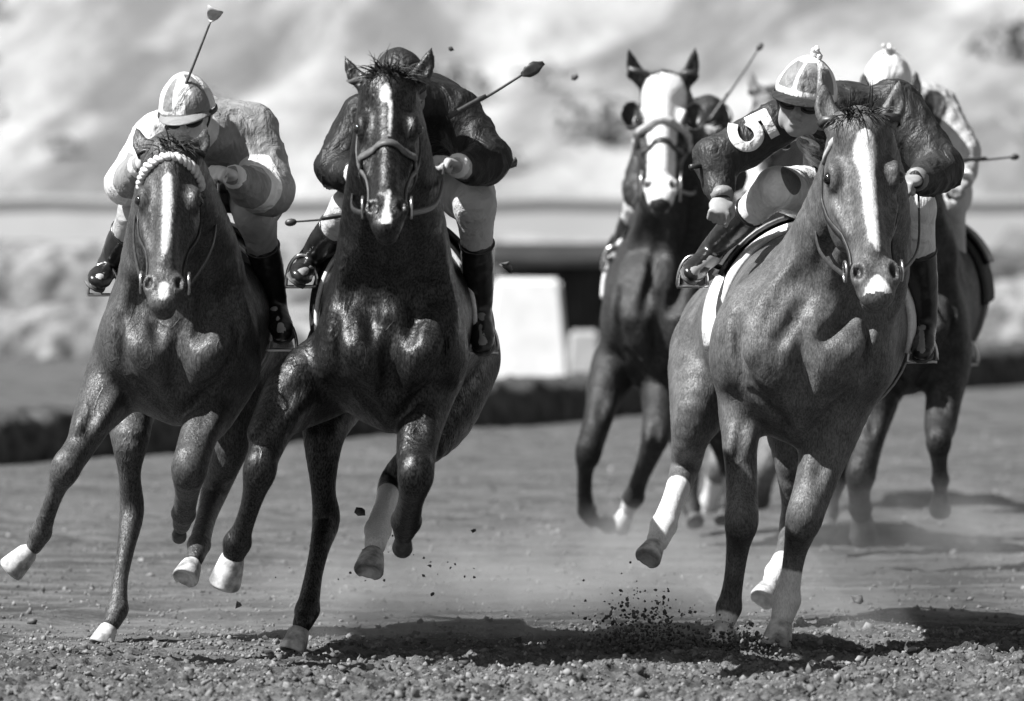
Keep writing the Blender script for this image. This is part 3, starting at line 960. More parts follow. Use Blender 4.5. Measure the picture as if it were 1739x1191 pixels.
H4 = dict(Y=28.2, mat=M['coat4'], label='chestnut racehorse in the lead with a long white blaze, nearest the right edge',
  poll=(1462, 212, -.45), muz=(1493, 498, -.78), hw=72, roll=.0, yaw=.10, ears=[(1399, 140, -.36), (1527, 136, -.36)], strap=.022, mane_n=170,
  blaze=[[(.03, .0, -.02), (.07, .005, .016), (.14, .004, .030), (.22, .0, .030), (.30, .002, .020), (.50, .0, .018), (.68, .0, .013), (.76, .006, .004), (.77, 0, -.02)], [(.86, 0, -.02), (.91, .0, .016), (.96, 0, .030), (1.0, 0, .04)]],
  neck=[(1464, 235, -.40, 54, .10), (1460, 330, -.2, 82, .15), (1440, 430, .0, 108, .20), (1405, 520, .2, 130, .24)],
  torso=[(1362, 596, .08, 143, 158), (1384, 555, .5, 162, 170), (1375, 545, .95, 160, 160), (1310, 565, 1.5, 135, 140), (1258, 585, 1.95, 118, 130)],
  legs=[
   LG([(1285, 630, .12, 66), (1266, 695, .08, 46), (1257, 745, .02, 31), (1260, 830, -.04, 27), (1259, 885, -.1, 28), (1253, 930, -.04, 20), (1246, 985, .0, 17), (1238, 1032, .02, 20), (1232, 1055, .0, 17)], 4, 7, (1224, 1081, -.02, 27), sock=(7, .6)),
   LG([(1425, 650, .12, 68), (1408, 735, .04, 50), (1388, 810, -.02, 36), (1366, 878, -.1, 31), (1352, 930, -.02, 21), (1344, 975, .0, 18), (1336, 1020, .02, 22), (1329, 1048, .0, 20)], 3, 6, (1321, 1081, -.02, 30), sock=(4, .85)),
   LG([(1215, 610, 1.7, 86), (1187, 690, 1.5, 52), (1172, 745, 1.45, 34), (1163, 795, 1.55, 27), (1145, 845, 1.35, 20), (1127, 893, 1.2, 22), (1117, 918, 1.1, 20)], 3, 5, (1104, 940, 1.05, 27), hind=True, sock=(3, .6)),
   LG([(1350, 640, 1.7, 80), (1352, 760, 1.5, 45), (1350, 850, 1.55, 25), (1345, 890, 1.6, 23), (1335, 935, 1.35, 18), (1320, 972, 1.15, 20), (1312, 988, 1.1, 18)], 3, 5, (1299, 1010, 1.05, 27), hind=True, sock=(4, .5))],
  cloth=dict(mat=M['cloth_white'], d=(.5, 1.25), ang=106, trim=M['white_webbing'], tr=.012), bridle_mat=M['leather'], browband_mat=M['bridle_grey'], hair=M['hair_dark'],
  hands=[(1378, 330, .0), (1560, 330, .0)], stirrups=[(1176, 478, .52), (1566, 606, .55)], noseband=[], forelock=50)

H5 = dict(Y=34.0, mat=M['coat5'], label='dark racehorse mostly hidden behind the leading chestnut, its two hooves lifted at far right',
  poll=(1512, 175, -.5), muz=(1508, 380, -.85), hw=48, ears=[(1466, 120, -.4), (1556, 118, -.4)],
  blaze=[[(0, 0, -.05), (1, 0, -.05)]],
  neck=[(1514, 190, -.42, 40, .10), (1522, 280, -.2, 62, .15), (1532, 370, .02, 78, .20), (1540, 440, .22, 90, .24)],
  torso=[(1545, 555, .08, 92, 112), (1562, 510, .5, 104, 128), (1580, 500, .95, 100, 120), (1592, 500, 1.5, 92, 112), (1600, 510, 1.9, 80, 104)],
  legs=[
   LG([(1500, 600, .1, 50), (1490, 680, .0, 36), (1476, 745, -.1, 26), (1462, 805, -.22, 25), (1459, 835, -.1, 19), (1461, 862, .02, 19), (1463, 876, .06, 16)], 3, 5, (1465, 893, .1, 27), pale=False, fw=(0, -.2, -1)),
   LG([(1608, 620, .1, 42), (1604, 668, .0, 32), (1598, 712, -.05, 28), (1594, 750, -.2, 21), (1595, 785, -.1, 14), (1597, 815, .02, 14), (1597, 830, .05, 12)], 3, 5, (1597, 853, .1, 21), pale=False, fw=(0, -.2, -1)),
   LG([(1545, 560, 1.6, 60), (1480, 680, 1.5, 42), (1440, 760, 1.4, 26), (1420, 810, 1.5, 22), (1412, 845, 1.35, 15), (1408, 870, 1.2, 16), (1407, 882, 1.15, 14)], 3, 5, (1405, 898, 1.1, 20), hind=True, pale=False),
   LG([(1628, 560, 1.6, 50), (1618, 640, 1.5, 36), (1590, 700, 1.4, 22), (1560, 745, 1.5, 18), (1545, 790, 1.35, 13), (1530, 815, 1.2, 14), (1524, 825, 1.15, 12)], 3, 5, (1516, 838, 1.1, 16), hind=True, pale=False)],
  cloth=dict(mat=M['cloth_dark'], d=(.55, 1.1), ang=95), bridle_mat=M['leather'], hands=[(1480, 320, .0), (1560, 300, .0)], stirrups=[None, (1640, 612, .5)], h=.011, forelock=10)
H5['legs'].pop()

H6 = dict(Y=40.0, mat=M['coat6'], label='racehorse with a pale muzzle glimpsed under the bent arm of the rider numbered 5',
  poll=(1310, 165, -.5), muz=(1275, 322, -.8), hw=40, ears=[(1278, 118, -.4), (1345, 120, -.4)],
  blaze=[[(.55, 0, -.03), (.7, 0, .05), (1.0, 0, .07)]],
  neck=[(1312, 180, -.42, 34, .10), (1325, 260, -.2, 52, .15), (1335, 340, .02, 66, .20), (1335, 420, .22, 76, .24)],
  torso=[(1320, 520, .08, 84, 100), (1330, 490, .5, 90, 112), (1338, 480, .95, 86, 105), (1340, 490, 1.5, 78, 98), (1345, 500, 1.9, 70, 90)],
  legs=[
   LG([(1270, 600, .1, 40), (1250, 680, .0, 28), (1232, 750, -.1, 21), (1222, 790, -.2, 22), (1217, 825, -.1, 20), (1214, 850, .0, 22), (1212, 874, .05, 20)], 3, 5, (1210, 897, .08, 25), sock=(3, .4)),
   LG([(1350, 610, .1, 40), (1330, 680, .0, 30), (1312, 750, -.1, 23), (1302, 790, -.2, 21), (1298, 825, -.1, 14), (1292, 850, .0, 15), (1290, 862, .05, 13)], 3, 5, (1286, 874, .1, 17), pale=False)],
  h=.012, forelock=10, mane_n=40)
# ---------------------------------------------------------------- riders
M['skin'] = plain_mat('skin', 0.30, 0.5, 0.45, 0.12, 30, 0.25, 0.002)
M['skin_pale'] = plain_mat('skin_pale', 0.55, 0.5, 0.45, 0.1, 30, 0.25, 0.002)
M['boot'] = plain_mat('boot', 0.018, 0.28, 0.6, 0.4, 20, 0.4, 0.006)
M['sole'] = plain_mat('sole', 0.10, 0.6, 0.4, 0.3, 30, 0.4, 0.003)
M['lens'] = plain_mat('lens', 0.03, 0.1, 0.7, 0.1, 10, 0.0)
M['rubber'] = plain_mat('rubber', 0.03, 0.5, 0.4, 0.2, 30, 0.2, 0.002)
M['breeches'] = cloth_mat('breeches', 0.48, 0.7, 0.08, 0.3, 0.7)
M['cap_grey'] = cloth_mat('cap_grey', 0.22, 0.5, 0.15, 0.4, 0.3)


def silk_mat(name, v, v2, rough=0.5, spec=0.3):
    """racing silks: base shade v, second shade v2 where attribute 'pat' > 0"""
    m, nt, b = newmat(name)
    e = attr(nt, 'pat')
    n = noise(nt, 1.0, 3, 0.5, scaled(nt, 9, 9, 5), 1.2); n2 = noise(nt, 1.0, 3, 0.6, scaled(nt, 30, 30, 16), .8)
    v_ = mixv(nt, ramp(nt, e, -0.0015, 0.0015), v, v2)
    v_ = math_(nt, 'MULTIPLY', v_, ramp(nt, n2, 0.3, 0.7, 0.88, 1.08))
    nt.links.new(v_, b.inputs['Base Color'])
    b.inputs['Roughness'].default_value = rough; b.inputs['Specular IOR Level'].default_value = spec
    bump(nt, b, math_(nt, 'ADD', math_(nt, 'ADD', n, math_(nt, 'MULTIPLY', noise(nt, 200, 2, .6), .035)), math_(nt, 'MULTIPLY', n2, 0.3)), 0.9, 0.03)
    return m


def wrinkle(V, Q, amp, sc=14.0, seed=0.0):
    """cloth folds: ridged noise pushed along the surface normal"""
    N = np.zeros_like(V)
    a = V[Q[:, 1]] - V[Q[:, 0]]; b = V[Q[:, 3]] - V[Q[:, 0]]; fn = np.cross(a, b)
    for i in range(4): np.add.at(N, Q[:, i], fn)
    N /= (np.linalg.norm(N, axis=1, keepdims=True) + 1e-12)
    x, y, z = V[:, 0] * sc + seed, V[:, 1] * sc, V[:, 2] * sc
    wx = vn(x * .5, y * .5, z * .5) * 1.5; wz = vn(x * .5 + 9, y * .5, z * .5 + 4) * 1.5
    r = np.sqrt(np.abs(vn(x + wx, y, z * .45 + wz))) * -1.6 + .8
    r2 = np.sqrt(np.abs(vn(x * 1.9 + wz, y * 1.9 + wx, z * 1.1))) * -1.6 + .8
    return V + N * ((r * .7 + r2 * .3) * amp)[:, None]


def rider(r):
    Y = r['Y']; pm = FPX / Y

    def X(p): return P(p[0], p[1], Y + p[2])
    J = {k: X(v) for k, v in r['j'].items()}
    base = J['pelvis'].copy()
    root = empty('person', tuple(base))
    tagobj(root, r['label'], 'jockey', 'jockeys riding the racehorses')
    sc = r.get('scale', 1.0)
    f = Field()
    # torso
    f.chain([J['pelvis'], J['waist'], J['chest'], J['nape']],
            [(.14 * sc, .11 * sc), (.12 * sc, .095 * sc), (.15 * sc, .11 * sc), (.06 * sc, .06 * sc)], (1, 0, 0), 0.04, 4)
    f.chain([J['nape'], J['nape'] * .45 + J['head'] * .55 + np.array([0, .02, -.03])], [.055 * sc, .052 * sc], k=0.03)
    yaw, pitch, roll = [math.radians(v) for v in r.get('face', (0, 20, 0))]
    Fd = np.array([math.sin(yaw) * math.cos(pitch), -math.cos(yaw) * math.cos(pitch), -math.sin(pitch)])
    R = np.array([math.cos(yaw), math.sin(yaw), 0]); U = np.cross(R, Fd)
    U = U if U[2] > 0 else -U
    R, U = R * math.cos(roll) + U * math.sin(roll), U * math.cos(roll) - R * math.sin(roll)
    c = J['head']; hs = r.get('hs', 1.0)

    def L(a, b, d): return c + (R * a + U * b + Fd * d) * hs
    RR = [R, U, Fd]

    def E(a, b, d, r3, k=.012, sub=False): f.add(Ell(L(a, b, d), np.array(r3) * hs, RR), k, sub)
    E(0, .035, -.01, (.074, .078, .092), .03); E(0, -.035, .025, (.058, .078, .062), .03); E(0, -.092, .055, (.024, .02, .022), .03)
    for q in (-1, 1):
        E(q * .046, -.062, .015, (.018, .04, .04), .02); E(q * .040, -.028, .066, (.02, .016, .018), .015)
        E(q * .030, .014, .080, (.024, .008, .012), .012); E(q * .031, -.006, .093, (.017, .010, .013), .008, True)
        E(q * .077, -.012, -.004, (.008, .030, .018), .006); E(q * .0105, -.040, .098, (.009, .007, .009), .006)
    f.add(Seg(L(0, .004, .084), L(0, -.036, .106), .0085 * hs, .0125 * hs), .010)
    E(0, -.062, .086, (.024, .0055, .009), .006); E(0, -.074, .083, (.020, .0065, .009), .006)
    E(0, -.068, .100, (.022, .0022, .010), .003, True)
    # limbs
    for s in 'LR':
        sh, el, wr, hd = J['sh' + s], J['el' + s], J['wr' + s], J['hd' + s]
        f.chain([sh, sh * .5 + el * .5, el], [.056 * sc, .050 * sc, .040 * sc], k=.04)
        f.chain([el, el * .65 + wr * .35, wr], [.042 * sc, .042 * sc, .027 * sc], k=.02)
        hp, kn, an, to = J['hip' + s], J['kn' + s], J['an' + s], J['to' + s]
        f.chain([hp, hp * .5 + kn * .5, kn], [.085 * sc, .078 * sc, .055 * sc], k=.04)
        f.chain([kn, kn * .65 + an * .35, an], [.052 * sc, .052 * sc, .034 * sc], k=.03)
        f.chain([an + np.array([0, .03, -.03]), to], [.032, .025], k=.02)
        # hand: palm, four curled fingers, thumb
        Fh = nrm(hd - wr); pn = np.array(r.get('palm' + s, (0, .3, -1)), float); pn = nrm(pn - Fh * (pn @ Fh)); S_ = np.cross(Fh, pn)
        side = 1 if s == 'L' else -1
        f.add(Ell(wr + Fh * .045, [.045, .040, .017], [Fh, S_, pn]), .02)
        for i, (o, l, cu) in enumerate(((.030, .92, 62), (.010, 1.0, 70), (-.010, .95, 76), (-.029, .78, 82))):
            p = wr + Fh * .078 + S_ * o * side + pn * .002; d = Fh
            for sl, rr_ in ((.036, .0100), (.024, .0092), (.019, .0080)):
                th = math.radians(cu); d2 = d * math.cos(th) + np.cross(S_, d) * math.sin(th) * (-1)
                if d2 @ pn < d @ pn and sl == .036: d2 = d * math.cos(th) + pn * math.sin(th)
                elif sl != .036: d2 = d * math.cos(th) + nrm(-Fh * (pn @ d) + pn * (Fh @ d)) * math.sin(th)
                q_ = p + nrm(d2) * sl * l; f.add(Seg(p, q_, rr_, rr_ * .92), .004); p = q_; d = nrm(d2)
        tb = wr + Fh * .030 + S_ * .034 * side; t1 = tb + nrm(Fh + pn * .8 + S_ * side * .5) * .034
        f.add([Seg(tb, t1, .0125, .0105), Seg(t1, t1 + nrm(pn * 1.1 + Fh * .5 - S_ * side * .6) * .028, .0105, .009)], .008)
    V, Q = f.mesh(r.get('h', .0062)); V = relax(V, Q, 1, .2)
    body = mesh_obj('body', V, Q, r.get('skin', M['skin']), root)
    for q in (-1, 1):
        mb = MB(); mb.ellipsoid(L(q * .031, -.006, .074), [.012 * hs] * 3); mb.build('eye', M['eye'], root)
    # jacket --------------------------------------------------------
    g = Field(); lo = r.get('loose', 1.0)
    g.chain([J['pelvis'] * .75 + J['waist'] * .25, J['waist'], J['chest'], J['nape'] * .8 + J['chest'] * .2],
            [(.16 * sc * lo, .13 * sc), (.155 * sc * lo, .125 * sc * lo), (.18 * sc * lo, .14 * sc * lo), (.10 * sc, .085 * sc)], (1, 0, 0), 0.05, 4)
    slv = []
    for s in 'LR':
        sh, el, wr = J['sh' + s], J['el' + s], J['wr' + s]
        mid = sh * .45 + el * .55 + np.array([0, .01, -.012]); m2 = el * .5 + wr * .5 + np.array([0, .01, -.014])
        w1, w2 = r.get('slv' + s, (.080, .068))
        g.chain([sh, mid, el], [w1 * sc, w1 * 1.04 * sc, w2 * 1.0 * sc], k=.06)
        g.chain([el, m2, wr * .97 + el * .03], [w2 * sc, w2 * .86 * sc, .036 * sc], k=.03)
        mb = MB(); d = nrm(wr - el); cf = wr
        slv.append((wr - d * .022, wr + d * .012))
    g.chain([J['nape'] * .5 + J['chest'] * .5, J['nape']], [.085 * sc, .066 * sc], k=.03)
    Vj, Qj = g.mesh(.010); Vj = relax(Vj, Qj, 1, .4); Vj = wrinkle(Vj, Qj, r.get('fold', .010), 13, r['Y'])
    pat = np.full(len(Vj), -.05)
    for kind, *a in r.get('pat', []):
        if kind in ('disc', 'hole'):
            cc = X(a[0]); d = a[1] - np.linalg.norm(Vj - cc, axis=1)
            pat = np.maximum(pat, d) if kind == 'disc' else np.minimum(pat, -d)
        elif kind in ('band', 'cutband'):                               # along an arm: from, to joint fractions
            s, u, v = a; j0, j1 = s; d = nrm(J[j1] - J[j0]); l = np.linalg.norm(J[j1] - J[j0])
            t = (Vj - J[j0]) @ d / l; rad = np.linalg.norm(Vj - J[j0] - (t * l)[:, None] * d, axis=1)
            b = np.minimum(np.minimum((t - u) * l, (v - t) * l), .11 - rad)
            pat = np.maximum(pat, b) if kind == 'band' else np.minimum(pat, -b)
    jk = mesh_obj('jacket', Vj, Qj, r['silk'], root, attrs={'pat': np.clip(pat, -.05, .05)})
    for a_, b_ in slv:
        mb = MB(); mb.tube([a_, a_ * .5 + b_ * .5, b_], np.array([.040, .042, .037]) * sc, 14); mb.build('cuff', r.get('cuffm', M['cloth_white']), jk)
    if r.get('number'):
        number_five(r, X, g, jk)
    # breeches ------------------------------------------------------
    g2 = Field()
    g2.chain([J['pelvis'] + np.array([0, .06, -.02]), J['pelvis'] * .5 + J['waist'] * .5], [(.155 * sc, .125 * sc), (.14 * sc, .11 * sc)], (1, 0, 0), .04)
    bt = r.get('boot_top', .42)
    for s in 'LR':
        hp, kn, an = J['hip' + s], J['kn' + s], J['an' + s]
        g2.chain([hp, hp * .5 + kn * .5, kn], [.098 * sc, .092 * sc, .068 * sc], k=.05)
        g2.chain([kn, kn * (1 - bt * .5) + an * bt * .5, kn * (1 - bt - .05) + an * (bt + .05)], [.064 * sc, .061 * sc, .052 * sc], k=.03)
    V2, Q2 = g2.mesh(.010); V2 = relax(V2, Q2, 1, .4); V2 = wrinkle(V2, Q2, .004, 11, 3 + r['Y'])
    pat2 = np.full(len(V2), -.05)
    for cc, rad in r.get('bpat', []): pat2 = np.maximum(pat2, rad - np.linalg.norm(V2 - X(cc), axis=1))
    mesh_obj('breeches', V2, Q2, r.get('breech', M['breeches']), root, attrs={'pat': pat2})
    # boots -----------------------------------------------------------
    for s in 'LR':
        kn, an, to = J['kn' + s], J['an' + s], J['to' + s]
        b = Field(); tp = kn * (1 - bt) + an * bt
        b.chain([tp, tp * .6 + an * .4, an], [.056, .054, .041], k=.02)
        heel = an + nrm(an - kn) * .045 + nrm(an - to) * .03 * np.array([1, 1, .3])
        fd = nrm(to - heel); W_ = nrm(np.cross(fd, an - kn))
        b.chain([heel, heel * .55 + to * .45, heel * .2 + to * .8, to], [(.034, .036), (.037, .034), (.042, .028), (.032, .022)], W_, .03, 3)
        Vb, Qb = b.mesh(.007); Vb = wrinkle(Vb, Qb, .0022, 22, 5)
        bo = mesh_obj('boot', Vb, Qb, M['boot'], root)
        mb = MB(); tt = np.linspace(0, 1, 9); dn = nrm(an - kn); dn = nrm(dn - fd * (dn @ fd))
        G = []
        for t in tt:
            w_ = np.interp(t, [0, .1, .35, .5, .85, 1], [.018, .032, .028, .030, .040, .016])
            cpt = heel * (1 - t) + (to + fd * .02) * t + dn * np.interp(t, [0, .3, .35, 1], [.040, .040, .034, .028])
            G.append([cpt - W_ * w_, cpt, cpt + W_ * w_])
        V_, F_ = grid_solid(np.array(G), .007); mesh_obj('sole', V_, F_, M['sole'], bo)
        ring_ = MB(); rd = nrm(an - kn); e1 = nrm(np.cross(rd, [0, 1, .2])); e2 = np.cross(rd, e1)
        ring_.tube([tp + (e1 * math.cos(x) + e2 * math.sin(x)) * .056 for x in np.linspace(0, 2 * math.pi, 25)], .005, 6, caps=False)
        ring_.build('boot_rim', M['boot'] if not r.get('rim') else M['white_webbing'], bo)
    # cap -------------------------------------------------------------
    cap_u = .022; G = []; pc = []
    na, nb = 64, 20
    for i in range(nb + 1):
        ph = (math.pi * .5) * i / nb
        for j in range(na):
            th = 2 * math.pi * j / na
            rx, ry, rz = .096, .116, .114
            pan = 1 + .012 * math.cos(8 * th) * math.cos(ph)
            pc.append(L(rx * math.cos(th) * math.cos(ph) * pan, cap_u + rz * math.sin(ph) - .010 * math.cos(ph), -.006 + ry * math.sin(th) * math.cos(ph) * pan))
    F_ = []
    for i in range(nb):
        for j in range(na):
            k = (j + 1) % na; F_.append((i * na + j, i * na + k, (i + 1) * na + k, (i + 1) * na + j))
    F_.append(tuple(reversed(range(na))))
    pcv = np.array(pc); ce = L(0, .03, 0); pat = []
    for i in range(nb + 1):
        for j in range(na):
            th = 2 * math.pi * j / na; ph = i / nb
            v = -50
            for (u0, u1, v0, v1) in r.get('cap_pat', []):
                x = math.degrees(th) % 360
                v = max(v, min(x - u0, u1 - x, (ph - v0) * 90, (v1 - ph) * 90))
            pat.append(v * .001)
    dv = pcv - ce; pcv = ce + dv * (1 + .03 * vn(dv[:, 0] * 30 + 5, dv[:, 1] * 30, dv[:, 2] * 30))[:, None]
    cap = mesh_obj('cap', pcv, F_, r['cap'], root, attrs={'pat': np.array(pat)})
    G = []
    bl = r.get('brim', .062)
    for i in range(6):
        row = []; t = i / 5
        for j in range(21):
            th = math.radians(18 + 144 * j / 20)
            e = math.sin(math.radians(180 * j / 20)) ** .6
            row.append(L(math.cos(th) * (.093 + bl * .35 * t * e), cap_u - .006 - .016 * t * e * abs(math.sin(th)) - .028 * t * (1 - abs(math.sin(th))), -.006 + math.sin(th) * (.111 + bl * t * e)))
        G.append(row)
    V_, F_ = grid_solid(np.array(G), .004); mesh_obj('brim', V_, F_, r.get('brimm', r['cap']), cap)
    if r.get('pompom'):
        mb = MB(); pp = L(.0, cap_u + .122, -.0)
        for _ in range(26): mb.ellipsoid(pp + RNG.normal(size=3) * .010, [.009] * 3, nu=7, nv=5)
        mb.build('bobble', M['cloth_white'], cap)
    # strap round the chin
    mb = MB(); mb.tube([L(.083 * math.cos(t) , -.10 * math.sin(t) + .01, .02) for t in np.linspace(0, math.pi, 22)], .004, 6); mb.build('chin_strap', M['rubber'], cap)
    if r.get('goggles'):
        up = .0 if r['goggles'] == 'on' else .062
        fw_ = .0 if r['goggles'] == 'on' else -.0
        mb = MB()
        for q in (-1, 1):
            cc = L(q * .034, up - .004, .094 + fw_)
            mb.tube([cc + (R * math.cos(t) * .030 + U * math.sin(t) * .023) * hs - Fd * abs(math.cos(t)) * .012 * (1 if math.cos(t) * q > 0 else 0) for t in np.linspace(0, 2 * math.pi, 22)], .006, 6, caps=False)
        mb.tube([L(.004 * 0 + math.sin(t) * .100, up, -.006 + math.cos(t) * .112) for t in np.linspace(.6, 2 * math.pi - .6, 40)], .009, 6, flat=.4)
        go = mb.build('goggles', M['rubber'], root)
        for q in (-1, 1):
            mb = MB(); mb.ellipsoid(L(q * .034, up - .004, .092), np.array([.027, .020, .006]) * hs, RR); mb.build('lens', r.get('lensm', M['lens']), go)
    if r.get('scarf'):
        mb = MB(); cc = J['nape'] * .4 + J['head'] * .6 + np.array([0, -.02, -.05])
        mb.tube([cc + np.array([math.cos(t) * .072, math.sin(t) * .07, .012 * math.sin(3 * t)]) for t in np.linspace(0, 2 * math.pi, 30)], .024, 10, caps=False)
        mb.build('collar', M['cloth_dark'], root)
    return dict(root=root, J=J, jacket=g)


def number_five(r, X, g, parent):
    """the white numeral on the sleeve: strokes laid on the cloth"""
    nu = r['number']; c = X(nu['c']); ang = math.radians(nu['rot']); s = nu['s']
    ex = np.array([math.cos(ang), 0, math.sin(ang)]); ey = np.array([-math.sin(ang), 0, math.cos(ang)])     # numeral right / up
    mb = MB()
    w = .22
    def stroke(pts, w):
        pts = catmull(pts, 10) if len(pts) > 2 else np.array([np.array(pts[0]) * (1 - t) + np.array(pts[1]) * t for t in np.linspace(0, 1, 12)])
        T = np.gradient(pts, axis=0); T /= np.linalg.norm(T, axis=1, keepdims=True); N = np.stack([-T[:, 1], T[:, 0]], 1)
        G = []
        for k in np.linspace(-.5, .5, 7):
            q = pts + N * w * k
            W3 = c + (q[:, :1] * ex + q[:, 1:] * ey) * s
            G.append(W3)
        G = np.array(G); m, n, _ = G.shape
        Pf = G.reshape(-1, 3) + np.array([0, -.3, 0]); Pt = G.reshape(-1, 3) + np.array([0, .25, 0])
        G2 = g.march(Pf, Pt, .007).reshape(m, n, 3)
        V_, F_ = grid_solid(G2, -.002); mb.add(V_, F_)
    stroke([(-.30, .40), (.34, .40)], w)
    stroke([(-.22, .48), (-.24, -.02)], w * .95)
    stroke([(-.26, .02), (-.05, .12), (.17, .08), (.27, -.12), (.20, -.32), (.0, -.41), (-.20, -.38), (-.34, -.28)], w)
    mb.build('number', M['cloth_white'], parent)


def crop(name_lab, a, b, Y, tip='flap', mat=None, tipm=None, thick=.006, group='riding whips'):
    """thin whip from handle a=(px,py,dy) to tip b"""
    A = P(a[0], a[1], Y + a[2]); B = P(b[0], b[1], Y + b[2])
    root = empty('riding_crop', tuple(A)); tagobj(root, name_lab, 'riding whip', group)
    mid = (A + B) / 2 + np.array([0, 0, -.006]); d = nrm(B - A)
    pts = catmull([A, mid, B], 8); mb = MB(); mb.tube(pts, np.linspace(thick, thick * .62, len(pts)), 7); mb.build('shaft', mat or M['leather'], root)
    mb = MB(); mb.tube([A - d * .02, A, A + d * .10, A + d * .13], [thick * 1.9, thick * 1.6, thick * 1.45, thick], 9); mb.build('handle', mat or M['leather'], root)
    mb = MB()
    s = nrm(np.cross(d, [0, 1, 0]))
    if tip == 'flap':
        G = np.array([[B + d * t * .085 + s * k * np.interp(t, [0, .25, .6, 1], [.006, .020, .022, .006]) + np.array([0, .004 * math.sin(9 * t + k), 0]) for k in (-1, -.4, .4, 1)] for t in np.linspace(0, 1, 9)])
        V_, F_ = grid_solid(G, .004); mb.add(V_, F_)
    elif tip == 'flag':
        G = np.array([[B + d * t * .05 + s * k * np.interp(t, [0, .4, 1], [.004, .020, .028]) + np.array([0, .01 * math.sin(5 * t + k), 0]) for k in (-1, -.4, .4, 1)] for t in np.linspace(0, 1, 9)])
        V_, F_ = grid_solid(G, .003); mb.add(V_, F_)
    else:
        mb.ellipsoid(B + d * .012, [.020, .013, .013], [d, s, np.cross(d, s)])
    mb.build('flap', tipm or mat or M['leather'], root)
    return root
# ---------------------------------------------------------------- rider poses (px, py, metres behind the horse's chest)
S1 = silk_mat('silk_grey_plaid', 0.24, 0.66); S2 = silk_mat('silk_black', 0.014, 0.45); S3 = silk_mat('silk_dark', 0.02, 0.1)
S4 = silk_mat('silk_dark_and_white', 0.030, 0.78); S5 = silk_mat('silk_pale', 0.45, 0.05)
CW = silk_mat('cap_white', 0.78, 0.20, 0.5, 0.3); CB = silk_mat('cap_black', 0.02, 0.25, 0.5); CM = silk_mat('cap_white_grey', 0.70, 0.20, 0.5, 0.3)
R1 = dict(Y=27.7, label='crouching jockey in a pale patterned cap and grey silks on the leftmost horse, whip raised',
  j=dict(head=(318, 190, .02), nape=(352, 225, .2), chest=(362, 235, .42), waist=(385, 262, .72), pelvis=(400, 292, .98),
   shL=(268, 228, .28), elL=(214, 312, .25), wrL=(238, 282, .06), hdL=(248, 240, .0),
   shR=(428, 218, .32), elR=(455, 322, .22), wrR=(396, 300, .02), hdR=(362, 282, -.06),
   hipL=(350, 325, .92), knL=(236, 360, .35), anL=(190, 442, .58), toL=(164, 478, .40),
   hipR=(440, 330, .92), knR=(432, 362, .35), anR=(466, 500, .58), toR=(480, 568, .42)),
  face=(-8, 16, 5), silk=S1, cap=CM, brimm=M['cap_grey'], goggles='on', breech=M['cloth_pale'], hs=.98,
  cap_pat=[(20, 60, 0, .9), (108, 135, .1, .8), (200, 330, 0, .7), (60, 80, 0, .4)], pat=[('band', ('shL', 'elL'), -.5, .55), ('band', ('elR', 'wrR'), .18, .42), ('band', ('elL', 'wrL'), -.2, .3)],
  lensm=M['lens'], palmL=(1, .2, 0), palmR=(0, .3, -1), slvR=(.088, .084), skin=M['skin_pale'])
R2 = dict(Y=27.2, label='jockey in black silks and dark cap tucked behind the head of the near-black horse',
  j=dict(head=(678, 150, .06), nape=(700, 175, .24), chest=(712, 195, .45), waist=(722, 225, .75), pelvis=(728, 265, 1.0),
   shL=(618, 200, .3), elL=(570, 284, .25), wrL=(606, 296, .04), hdL=(622, 275, -.02),
   shR=(775, 190, .32), elR=(828, 272, .24), wrR=(776, 282, .04), hdR=(748, 268, -.03),
   hipL=(660, 320, .92), knL=(598, 352, .32), anL=(530, 436, .58), toL=(508, 470, .40),
   hipR=(785, 320, .92), knR=(806, 345, .32), anR=(816, 510, .58), toR=(820, 588, .42)),
  face=(0, 25, 0), silk=S2, cap=CB, breech=M['breeches'], palmL=(1, .3, -.3), palmR=(0, .3, -1), pat=[('band', ('wrR', 'elR'), -.3, .12)], slvR=(.082, .074))
R3 = dict(Y=36.0, label='jockey in a dark cap and dark silks leaning out beside the white-faced horse',
  j=dict(head=(1200, 212, .12), nape=(1195, 245, .3), chest=(1190, 262, .45), waist=(1170, 290, .75), pelvis=(1160, 320, 1.0),
   shL=(1105, 260, .3), elL=(1085, 325, .25), wrL=(1100, 345, .1), hdL=(1108, 335, .05),
   shR=(1222, 262, .3), elR=(1240, 300, .2), wrR=(1222, 240, .05), hdR=(1213, 205, .0),
   hipL=(1120, 350, .92), knL=(1088, 345, .35), anL=(1058, 405, .6), toL=(1040, 440, .42),
   hipR=(1200, 350, .92), knR=(1225, 350, .35), anR=(1222, 450, .6), toR=(1222, 490, .45)),
  face=(0, 35, -10), silk=S3, cap=CB, goggles='up', h=.007)
